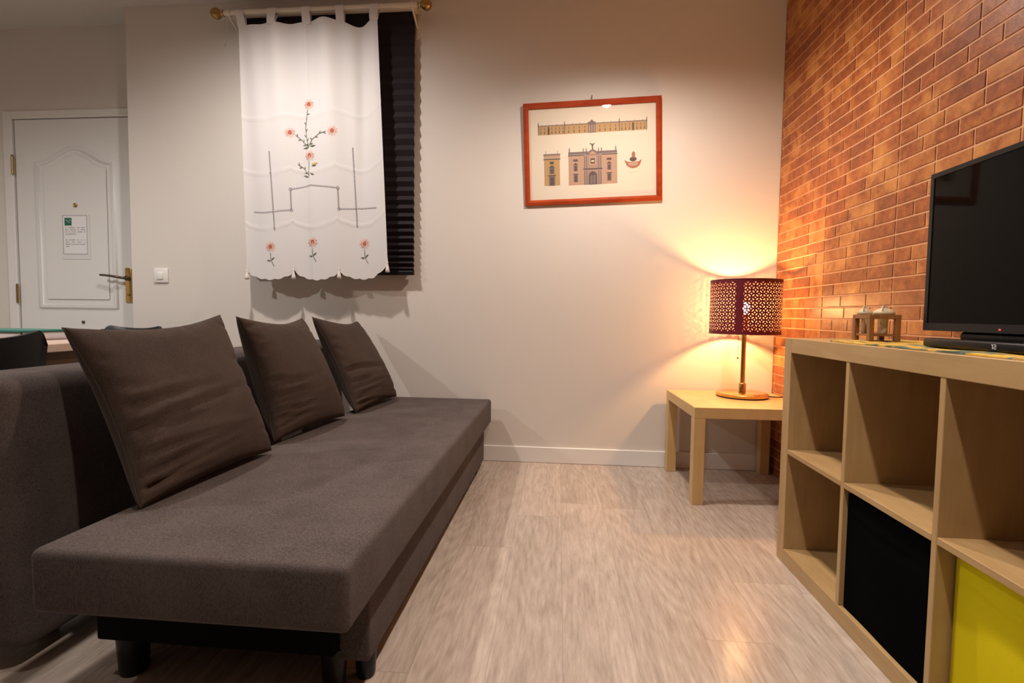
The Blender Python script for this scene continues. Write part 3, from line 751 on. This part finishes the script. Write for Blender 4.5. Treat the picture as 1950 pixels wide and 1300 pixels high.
def m_shade():
    m = mat('perforated_dark_red_steel', (0.13, 0.004, 0.014), 0.5); t = NT(m)
    tc = t.n('ShaderNodeTexCoord'); sp = t.n('ShaderNodeSeparateXYZ'); t.l(tc.outputs['UV'], sp.inputs[0])
    NUc, NVc = 31.0, 7.5
    U = t.math('MULTIPLY', sp.outputs[0], NUc); V = t.math('MULTIPLY', sp.outputs[1], NVc)
    def frac0(a, off=0.5): return t.math('SUBTRACT', t.math('FRACT', t.math('ADD', a, off)), 0.5)
    # small diamonds at cell centres and corners
    def diamond(a, b):
        return t.math('LESS_THAN', t.math('ADD', t.math('ABSOLUTE', a), t.math('ABSOLUTE', b)), 0.105)
    d1 = diamond(frac0(U, 0.0), frac0(V, 0.0)); d2 = diamond(frac0(U, 0.5), frac0(V, 0.5))
    # petals at (.25,.25) etc: ellipses turned 45 degrees, alternating
    a = frac0(t.math('MULTIPLY', U, 2.0), 0.0); b = frac0(t.math('MULTIPLY', V, 2.0), 0.0)
    iu = t.math('FLOOR', t.math('MULTIPLY', U, 2.0)); iv = t.math('FLOOR', t.math('MULTIPLY', V, 2.0))
    par = t.math('SUBTRACT', t.math('MULTIPLY', t.math('FLOORED_MODULO', t.math('ADD', iu, iv), 2.0), 2.0), 1.0)
    bb = t.math('MULTIPLY', b, par)
    p = t.math('ADD', a, bb); q = t.math('SUBTRACT', a, bb)
    el = t.math('ADD', t.math('POWER', t.math('DIVIDE', p, 0.50), 2.0), t.math('POWER', t.math('DIVIDE', q, 0.205), 2.0))
    pet = t.math('LESS_THAN', el, 1.0)
    hole = t.math('MAXIMUM', pet, t.math('MAXIMUM', d1, d2))
    # solid rims and the solid seam strip
    vr = t.math('MULTIPLY', t.math('GREATER_THAN', sp.outputs[1], 0.055), t.math('LESS_THAN', sp.outputs[1], 0.945))
    ur = t.math('MULTIPLY', t.math('GREATER_THAN', sp.outputs[0], 0.016), t.math('LESS_THAN', sp.outputs[0], 0.984))
    hole = t.math('MULTIPLY', hole, t.math('MULTIPLY', vr, ur))
    inner = t.n('ShaderNodeBsdfDiffuse'); inner.inputs[0].default_value = (0.13, 0.07, 0.065, 1)
    geo = t.n('ShaderNodeNewGeometry')
    m1 = t.n('ShaderNodeMixShader'); t.l(geo.outputs['Backfacing'], m1.inputs[0]); t.l(t.b.outputs[0], m1.inputs[1]); t.l(inner.outputs[0], m1.inputs[2])
    tp = t.n('ShaderNodeBsdfTransparent'); m2 = t.n('ShaderNodeMixShader')
    t.l(hole, m2.inputs[0]); t.l(m1.outputs[0], m2.inputs[1]); t.l(tp.outputs[0], m2.inputs[2])
    t.l(m2.outputs[0], t.t.nodes['Material Output'].inputs[0]); return m
bm = BM(); uvl = bm.loops.layers.uv.new('UVMap'); n = 96; R_, z0, z1 = 0.170, 0.326, 0.597
a0 = math.radians(-118)      # seam strip faces the room
def shp(k, z): a = a0+2*PI*k/n; return (R_*math.cos(a), R_*math.sin(a), z)
lo = [bm.verts.new(shp(k, z0)) for k in range(n)]; hi = [bm.verts.new(shp(k, z1)) for k in range(n)]
for k in range(n):
    f = bm.faces.new([lo[k], lo[(k+1)%n], hi[(k+1)%n], hi[k]]); f.smooth = True
    for lp, uv in zip(f.loops, ((k/n, 0), ((k+1)/n, 0), ((k+1)/n, 1), (k/n, 1))): lp[uvl].uv = uv
M_SHADE = m_shade()
shd = obj('lamp_shade', bm, M_SHADE, lamp)
M_SHD2 = mat('dark_red_steel', (0.13, 0.004, 0.014), 0.5)
for z in (z0, z1):
    bm = BM(); tube(bm, [(R_*math.cos(2*PI*k/64), R_*math.sin(2*PI*k/64), z) for k in range(65)], 0.0016, 6)
    obj('shade_rim', bm, M_SHD2, shd, smooth=True)
bm = BM()
for k in range(3):
    a = 2*PI*k/3+0.9; tube(bm, [(0.022*math.cos(a), 0.022*math.sin(a), 0.400), (R_*math.cos(a)*0.995, R_*math.sin(a)*0.995, 0.350)], 0.0016, 6)
tube(bm, [(0.024*math.cos(2*PI*k/24), 0.024*math.sin(2*PI*k/24), 0.400) for k in range(25)], 0.002, 6)
obj('shade_carrier', bm, M_BRASSD, shd, smooth=True)
bm = BM(); px_, py_ = -0.034, -0.020
tube(bm, [(px_*0.3, py_*0.3, 0.395), (px_, py_, 0.385), (px_, py_, 0.205)], 0.0009, 6)
lathe(bm, [(0.002, 0.196), (0.0055, 0.199), (0.0055, 0.203), (0.001, 0.207)], 12, cx=px_, cy=py_)
obj('pull_cord', bm, M_BRASSD, lamp, smooth=True)
M_BULB = bpy.data.materials.new('glowing_bulb'); M_BULB.use_nodes = True
nt = M_BULB.node_tree; nt.nodes.remove(nt.nodes['Principled BSDF']); em = nt.nodes.new('ShaderNodeEmission')
em.inputs[0].default_value = (1.0, 0.51, 0.18, 1); em.inputs[1].default_value = 1250.0; nt.links.new(em.outputs[0], nt.nodes['Material Output'].inputs[0])
bm = BM(); lathe(bm, [(0.012, 0.428), (0.013, 0.440), (0.020, 0.450), (0.0235, 0.462), (0.021, 0.474), (0.013, 0.482), (0.003, 0.485)], 24)
obj('bulb', bm, M_BULB, lamp, smooth=True)
# lamp lead
bm = BM(); tube(bm, bez((0.122, -0.01, 0.006), (0.16, -0.03, 0.004), (0.19, 0.0, 0.004), (0.222, -0.01, 0.004), 12) + [Vector((0.2285, -0.012, -0.02)), Vector((0.2285, -0.012, -0.40))], 0.0028, 8)
obj('power_cord', bm, M_BLACK, lamp, smooth=True)

# cable on the floor under the table
bm = BM(); pts = bez((-0.06, -0.62, 0.004), (-0.19, -0.60, 0.004), (-0.21, -0.66, 0.02), (-0.03, -0.56, 0.03), 16) + bez((-0.03, -0.56, 0.03), (-0.012, -0.5, 0.05), (-0.010, -0.42, 0.12), (-0.010, -0.35, 0.2), 10)[1:]
tube(bm, pts, 0.0035, 8); tag(obj('power_cable', bm, M_BLACK, None, smooth=True), 'black cable looped on the floor under the side table', 'cable')

# ------------------------------------------------------------------ cube shelving unit (4 x 2 cells)
KY = -1.0565; KX0, KX1 = -0.39, -0.004
ks = thing('cube_shelf', 'birch cube shelving unit lying against the brick wall', 'shelving unit', (KX0, KY, 0))
def kb(name, x0, x1, s0, s1, z0, z1, m, lab=None):
    bm = BM(); box(bm, x0-KX0, x1-KX0, -s1, -s0, z0, z1, bev=0.0012, seg=1); o = obj(name, bm, m, ks)
    return o
kb('side_panel', KX0, KX1, 0, 0.05, 0.0, 0.79, M_BIRCH); kb('side_panel', KX0, KX1, 1.438, 1.488, 0.0, 0.79, M_BIRCH)
kb('top_panel', KX0, KX1, 0.0502, 1.4378, 0.74, 0.79, M_BIRCHH); kb('bottom_panel', KX0, KX1, 0.0502, 1.4378, 0.0, 0.05, M_BIRCHH)
for k in range(3): s = 0.385+k*0.351; kb('divider', KX0+0.001, KX1, s, s+0.016, 0.0502, 0.7398, M_BIRCH)
for k in range(4): s = 0.0502+k*0.351; kb('shelf', KX0+0.001, KX1, s, s+0.3346, 0.387, 0.403, M_BIRCHH)

def fabric_bin(label, s0, m, dx, cre, group=None):
    x0, x1 = KX0+dx, KX1-0.02; wd = 0.322; yb = KY-s0-0.006
    o = thing('storage_box', label, 'storage box', (x0, yb, 0.0505), group=group)
    bm = BM(); nz, ny = 40, 24
    def front(j, i):
        y = -wd*i/ny; z = 0.325*j/nz; d = 0.0
        s = i/ny
        zc = 0.265-0.012*math.sin(PI*s); d = 0.007*math.exp(-((z-zc)/0.012)**2) + cre*0.005*math.exp(-((z-(0.298-0.02*s))/0.008)**2)
        d += 0.002*math.sin(7*s+z*9); b = 0.006*math.sin(PI*s)*math.sin(PI*j/nz)
        return (0.008+d*cre*min(1, 5*s, 5*(1-s))-b, y, z)
    gr = [[bm.verts.new(front(j, i)) for i in range(ny+1)] for j in range(nz+1)]
    for j in range(nz):
        for i in range(ny): bm.faces.new([gr[j][i], gr[j][i+1], gr[j+1][i+1], gr[j+1][i]]).smooth = True
    D = x1-x0; bk = [bm.verts.new(p) for p in ((D, 0, 0), (D, -wd, 0), (D, -wd, 0.325), (D, 0, 0.325))]
    bm.faces.new([bk[0], bk[3], bk[2], bk[1]])
    bm.faces.new([gr[0][i] for i in range(ny+1)]+[bk[1], bk[0]])
    bm.faces.new([gr[j][0] for j in range(nz+1)][::-1]+[bk[0], bk[3]][::1] if False else [gr[j][0] for j in range(nz, -1, -1)]+[bk[0], bk[3]])
    bm.faces.new([gr[j][ny] for j in range(nz+1)]+[bk[2], bk[1]])
    # open top: inner walls slightly in
    inn = [bm.verts.new(p) for p in ((0.014, -0.006, 0.325), (0.014, -wd+0.006, 0.325), (D-0.006, -wd+0.006, 0.325), (D-0.006, -0.006, 0.325))]
    inb = [bm.verts.new((v.co.x, v.co.y, 0.01)) for v in inn]
    for k in range(4): bm.faces.new([inn[k], inn[(k+1)%4], inb[(k+1)%4], inb[k]])
    bm.faces.new(inb)
    bm.faces.new([gr[nz][i] for i in range(ny+1)]+[inn[1], inn[0]])
    bm.faces.new([inn[1], gr[nz][ny], bk[2], inn[2]]); bm.faces.new([inn[2], bk[2], bk[3], inn[3]]); bm.faces.new([inn[3], bk[3], gr[nz][0], inn[0]])
    bmesh.ops.recalc_face_normals(bm, faces=bm.faces)
    obj('bin_body', bm, m, o)
    bm = BM(); box(bm, 0.001, 0.010, -wd*0.5-0.045, -wd*0.5+0.045, 0.160, 0.176, bev=0.003)
    return o, bm
def m_cloth(name, c):
    m = mat(name, c, 0.95, Specular_IOR_Level=0.03); t = NT(m); v = t.coords()
    n_ = t.noise(v, 300, 2); t.base(t.mix(t.math('MULTIPLY', n_, 0.35), c, tuple(x*0.7 for x in c))); t.bump(n_, 0.15, 0.001); return m
o, bm = fabric_bin('black fabric storage box in the lower second cell of the shelf', 0.401, m_cloth('black_cloth', (0.0016, 0.0016, 0.0022)), 0.004, 0.6)
bm.free()
o, bm = fabric_bin('bright yellow fabric storage box in the lower third cell of the shelf', 0.752, m_cloth('yellow_cloth', (0.66, 0.56, 0.012)), 0.030, 1.3)
bm.free()

# ------------------------------------------------------------------ on top of the shelf
def m_runner():
    m = mat('patterned_runner', (0.6, 0.4, 0.1), 0.9, Specular_IOR_Level=0.1); t = NT(m)
    v = t.coords((1, 0.55, 1)); n1 = t.noise(v, 16, 3, 0.55, 1.2); n2 = t.noise(t.coords((1, 1, 1)), 31, 2, 0.5, 0.8)
    c = t.ramp(n1, [(0.0, (0.05, 0.10, 0.12)), (0.40, (0.09, 0.13, 0.11)), (0.455, (0.28, 0.25, 0.08)), (0.50, (0.62, 0.36, 0.05)), (0.60, (0.68, 0.45, 0.10)), (0.70, (0.30, 0.10, 0.05))])
    k = t.n('ShaderNodeMapRange'); t.l(n2, k.inputs[0]); k.inputs[1].default_value = 0.58; k.inputs[2].default_value = 0.64
    t.base(t.mix(k.outputs[0], c, (0.14, 0.20, 0.22))); return m
bm = BM(); nx, ny = 12, 60; g = []
for s, zz in ((1, 0.7935), (-1, 0.7905)):
    for j in range(ny+1):
        y = -1.150-1.30*j/ny
        for i in range(nx+1):
            x = -0.372+0.30*i/nx; yy = y - (0.17*(1-i/nx) if True else 0)*(1-j/ny)
            zz_ = zz+(0.0012*math.sin(y*23+x*9)*s if s > 0 else 0); g.append(bm.verts.new((x, yy, zz_)))
N1 = (nx+1)*(ny+1)
for s in (0, 1):
    for j in range(ny):
        for i in range(nx):
            a = s*N1+j*(nx+1)+i; bm.faces.new([g[a], g[a+1], g[a+nx+2], g[a+nx+1]])
bord = [i for i in range(nx+1)]+[j*(nx+1)+nx for j in range(1, ny+1)]+[ny*(nx+1)+i for i in range(nx-1, -1, -1)]+[j*(nx+1) for j in range(ny-1, 0, -1)]
for a, b in zip(bord, bord[1:]+bord[:1]): bm.faces.new([g[a], g[b], g[N1+b], g[N1+a]])
bmesh.ops.recalc_face_normals(bm, faces=bm.faces)
tag(obj('table_runner', bm, m_runner(), None), 'yellow and blue-green patterned cloth runner under the television', 'table runner')

# wooden rack with two small jugs
RX, RY = -0.280, -1.350
rk = thing('wooden_rack', 'small brown wooden rack holding two cream jugs on the shelf top', 'rack', (RX, RY, 0.7952))
rs, rh, lt = 0.088, 0.078, 0.014
for (x, y) in ((0, 0), (rs-lt, 0), (0, rs-lt), (rs-lt, rs-lt)):
    bm = BM(); box(bm, x, x+lt, y, y+lt, 0, rh-0.012, bev=0.001, seg=1); obj('leg', bm, M_RACKW, rk)
bm = BM()
box(bm, 0, rs, 0, lt, rh-0.012, rh, bev=0.001, seg=1); box(bm, 0, rs, rs-lt, rs, rh-0.012, rh, bev=0.001, seg=1)
box(bm, 0, lt, lt, rs-lt, rh-0.012, rh); box(bm, rs-lt, rs, lt, rs-lt, rh-0.012, rh)
obj('top_frame', bm, M_RACKW, rk)
bm = BM(); box(bm, lt*0.3, rs-lt*0.3, lt*0.3, rs-lt*0.3, 0.014, 0.021); obj('lower_shelf', bm, M_RACKW, rk)
M_CER = mat('cream_ceramic', (0.60, 0.50, 0.34), 0.55, Specular_IOR_Level=0.25)
def jug(x, y, label, rz, k):
    j = thing('ceramic_jug', label, 'jug', (x, y, 0.7952+0.0212), rz, 'cream jugs in the rack')
    bm = BM(); lathe(bm, [(a*k, b) for a, b in [(0.008, 0), (0.010, 0.002), (0.010, 0.030), (0.012, 0.050), (0.0170, 0.0550), (0.0240, 0.0575), (0.0262, 0.061), (0.0245, 0.066), (0.0170, 0.072), (0.0080, 0.076), (0.0062, 0.079), (0.0074, 0.082), (0.0050, 0.082), (0.004, 0.077)]], 28)
    obj('jug_body', bm, M_CER, j, smooth=True)
    bm = BM(); tube(bm, bez((-0.005*k, 0, 0.080), (-0.024*k, 0, 0.088), (-0.027*k, 0, 0.078), (-0.022*k, 0, 0.067), 12), 0.0022, 8)
    obj('handle', bm, M_CER, j, smooth=True)
jug(RX+0.024, RY+0.068, 'cream ceramic jug at the left in the small wooden rack', 0.9, 0.78)
jug(RX+0.056, RY+0.029, 'cream ceramic jug at the right in the small wooden rack, nearer the television', 0.9, 1.08)

# television
M_SCREEN = mat('black_screen', (0.004, 0.0035, 0.003), 0.04, Specular_IOR_Level=0.08)
M_BEZEL = mat('dark_bezel', (0.010, 0.010, 0.011), 0.35, Specular_IOR_Level=0.3)
TVX, TVY, TVZ = -0.200, -1.452, 0.7952
tv = thing('television', 'black flat screen television standing on the shelf', 'television', (TVX, TVY, TVZ), 0.0)
tw, z0, z1 = 0.735, 0.036, 0.452
bm = BM(); box(bm, 0.003, 0.034, -tw, 0, z0, z1, bev=0.003)
box(bm, 0.034, 0.060, -tw+0.12, -0.12, z0+0.03, z1-0.10, bev=0.008)
obj('housing', bm, M_BEZEL, tv)
bm = BM(); bz = 0.012
o4 = [(-tw, z0), (0, z0), (0, z1), (-tw, z1)]; i4 = [(-tw+bz, z0+0.020), (-bz, z0+0.020), (-bz, z1-bz), (-tw+bz, z1-bz)]
rings = [[bm.verts.new((x, y, z)) for y, z in q] for q, x in ((o4, 0.006), (o4, -0.001), (i4, -0.001), (i4, 0.003))]
for a, b in zip(rings, rings[1:]):
    for k in range(4): bm.faces.new([a[k], a[(k+1)%4], b[(k+1)%4], b[k]])
bmesh.ops.recalc_face_normals(bm, faces=bm.faces); obj('bezel', bm, mat('satin_bezel', (0.010, 0.010, 0.012), 0.28, Specular_IOR_Level=0.3), tv)
bm = BM(); box(bm, 0.0012, 0.0028, -tw+bz-0.001, -bz+0.001, z0+0.019, z1-bz+0.001); obj('screen', bm, M_SCREEN, tv)
bm = BM(); n = 40; pts = []
for k in range(n):
    a = 2*PI*k/n; c_, s_ = math.cos(a), math.sin(a)
    pts.append((0.03+0.085*math.copysign(abs(c_)**0.6, c_)-0.015, -tw/2+0.30*math.copysign(abs(s_)**0.75, s_)))
lo = [bm.verts.new((x, y, 0.0)) for x, y in pts]; m1 = [bm.verts.new((x, y, 0.007)) for x, y in pts]
hi = [bm.verts.new(((x-0.015)*0.75+0.015, (y+tw/2)*0.72-tw/2, 0.016)) for x, y in pts]
for a, b in ((lo, m1), (m1, hi)):
    for k in range(n): bm.faces.new([a[k], a[(k+1)%n], b[(k+1)%n], b[k]])
bm.faces.new(hi); bm.faces.new(lo[::-1]); box(bm, 0.010, 0.045, -tw/2-0.26, -tw/2+0.26, 0.010, 0.0375, bev=0.012, seg=4)
obj('stand', bm, M_BLACK, tv)
bm = BM(); box(bm, -0.0016, 0.0005, -0.245, -0.240, z0+0.006, z0+0.010)
M_LED = bpy.data.materials.new('standby_led'); M_LED.use_nodes = True; nt = M_LED.node_tree; nt.nodes.remove(nt.nodes['Principled BSDF'])
em = nt.nodes.new('ShaderNodeEmission'); em.inputs[0].default_value = (1, 0.12, 0.05, 1); em.inputs[1].default_value = 1.2; nt.links.new(em.outputs[0], nt.nodes['Material Output'].inputs[0])
obj('standby_light', bm, M_LED, tv)
# small black receiver with white digits in front of the stand
rc = thing('set_top_box', 'small black box with white digits in front of the television stand', 'receiver', (-0.300, -1.600, 0.7952))
bm = BM(); box(bm, 0, 0.030, -0.30, 0, 0, 0.021, bev=0.006, seg=3); obj('casing', bm, M_BLACK, rc, smooth=True, angle=40)
bm = BM(); X = -0.0004
def dq(y0, y1, z0, z1): box(bm, X, 0.0004, y0, y1, z0, z1)
yb = -0.203
dq(yb-0.0012, yb, 0.006, 0.0155); dq(yb, yb+0.002, 0.0135, 0.0152)                   # 1
for (a, b, c, d) in ((-0.0095, -0.0035, 0.0142, 0.0155), (-0.0095, -0.0082, 0.0105, 0.0155), (-0.0095, -0.0035, 0.0100, 0.0112), (-0.0048, -0.0035, 0.006, 0.011), (-0.0095, -0.0035, 0.006, 0.0072)):
    dq(yb+a, yb+b, c, d)
obj('digits', bm, mat('white_digits', (0.8, 0.82, 0.85), 0.5), rc)

# ------------------------------------------------------------------ dining corner behind the sofa bed
M_DTOP = m_wood('pale_oak_top', (0.62, 0.47, 0.38), (0.52, 0.38, 0.30), (1, 0.2, 1)); M_DAP = m_wood('dark_apron', (0.13, 0.075, 0.035), (0.09, 0.05, 0.02))
dt = thing('dining_table', 'pale wooden dining table with dark apron behind the sofa bed', 'table', (-3.27, -1.90, 0))
bm = BM(); box(bm, -0.80, 0, -0.05, 1.28, 0.680, 0.715, bev=0.003); obj('tabletop', bm, M_DTOP, dt)
bm = BM(); box(bm, -0.74, -0.06, 0.0, 1.22, 0.620, 0.6795); obj('apron', bm, M_DAP, dt)
for (x, y) in ((-0.74, 0.0), (-0.11, 0.0), (-0.74, 1.17), (-0.11, 1.17)):
    bm = BM(); box(bm, x, x+0.05, y, y+0.05, 0, 0.6195, bev=0.002, seg=1); obj('leg', bm, M_DAP, dt)

def chair_parts(t, wtop, shape):
    # faces +y; origin under the centre of the seat; back at -y
    bm = BM(); n = 24; rows = []
    hw = wtop/2
    for s in (0, 1):
        for j, (z, k, yy) in enumerate(((0.46, 0.96, -0.20), (0.55, 1.0, -0.215), (0.66, 1.0, -0.235), (0.745, 0.985, -0.250), (shape[1], 0.955, -0.258))):
            row = []
            for i in range(n+1):
                u = -1+2*i/n; zz = z
                if j == 4: zz = shape[1] + shape[0]*(abs(u)**2.2)*(1 if abs(u) < 0.86 else 1-(abs(u)-0.86)/0.14*1.6) 
                if j == 4 and abs(u) > 0.96: zz -= 0.012
                row.append(bm.verts.new((u*hw*k, yy+0.035*(1-u*u)*-1+0.03+s*0.016, zz)))
            rows.append(row)
    for s in (0, 5):
        for j in range(4):
            for i in range(n): bm.faces.new([rows[s+j][i], rows[s+j][i+1], rows[s+j+1][i+1], rows[s+j+1][i]])
    loop = lambda r: [r[0][i] for i in range(n+1)]+[r[j][n] for j in range(1, 5)]+[r[4][i] for i in range(n-1, -1, -1)]+[r[j][0] for j in range(3, 0, -1)]
    A, B = loop(rows[:5]), loop(rows[5:])
    for k in range(len(A)): bm.faces.new([A[k], A[(k+1) % len(A)], B[(k+1) % len(A)], B[k]])
    bmesh.ops.recalc_face_normals(bm, faces=bm.faces)
    obj('backrest', bm, M_CHAIR, t, smooth=True, angle=50)
    bm = BM(); box(bm, -hw, hw, -0.20, 0.22, 0.425, 0.465, bev=0.015, seg=3); obj('seat', bm, M_CHAIR, t, smooth=True, angle=50)
    for (x, y) in ((-1, -1), (1, -1), (-1, 1), (1, 1)):
        bm = BM(); tube(bm, [(x*(hw-0.03), y*0.17, 0.43), (x*(hw-0.005), y*0.20, 0.0)], [0.013, 0.011], 12); obj('leg', bm, M_BLACK, t, smooth=True, angle=40)
M_CHAIR = mat('black_leatherette', (0.010, 0.010, 0.011), 0.42)
c1 = thing('dining_chair', 'black padded dining chair at the left edge, close behind the sofa bed', 'chair', (-3.045, -1.655, 0), PI/2, 'black dining chairs'); chair_parts(c1, 0.43, (0.030, 0.772))
c2 = thing('dining_chair', 'black padded dining chair by the back wall behind the large cushion', 'chair', (-3.665, -0.395, 0), PI, 'black dining chairs'); chair_parts(c2, 0.385, (0.022, 0.752))

# teal lidded clear box on the dining table
sb = thing('lidded_box', 'low clear plastic box with teal lid on the dining table', 'box', (-3.72, -0.80, 0.7152))
M_TEAL = mat('teal_lid', (0.01, 0.17, 0.13), 0.35); M_CLR = mat('frosted_plastic', (0.55, 0.53, 0.55), 0.25)
bm = BM(); box(bm, -0.15, 0.185, -0.11, 0.11, 0, 0.040, bev=0.010, seg=3); obj('box_body', bm, M_CLR, sb, smooth=True, angle=50)
bm = BM(); box(bm, -0.155, 0.190, -0.115, 0.115, 0.0402, 0.048, bev=0.002); obj('lid', bm, M_TEAL, sb)
for x in (0.189, -0.153):
    bm = BM(); tube(bm, [(x, -0.113, 0.040), (x, -0.113, 0.003)], 0.003, 8); obj('edge_strip', bm, M_BLACK, sb)

# ------------------------------------------------------------------ ceiling lamps (above and behind the frame, they light the room; the last two are added fill)
for i, (x, y, z, e, c) in enumerate(CEIL_AND_FILL_LAMPS):
    lb = ['white spotlight hanging above the side table corner', 'white spotlight hanging above the sofa bed', 'white spotlight hanging above the cube shelf', 'added white fill spotlight above the near end of the sofa bed', 'added white spotlight above the dining table, brightening the entrance door'][i]
    t_ = thing('ceiling_or_fill_spotlight', lb, 'ceiling lamp', (x, y, H), group='ceiling spotlights')
    bm = BM(); lathe(bm, [(0.045, -0.018), (0.045, 0.0)], 24); obj('canopy', bm, M_WHITE, t_, smooth=True, angle=40)
    bm = BM(); tube(bm, [(0, 0, -0.018), (0, 0, z-H+0.095)], 0.006, 8); obj('rod', bm, M_WHITE, t_)
    bm = BM(); lathe(bm, [(0.012, z-H+0.10), (0.040, z-H+0.085), (0.042, z-H+0.04), (0.038, z-H+0.04), (0.030, z-H+0.075)], 24); obj('lamp_shade', bm, M_WHITE, t_, smooth=True, angle=40)
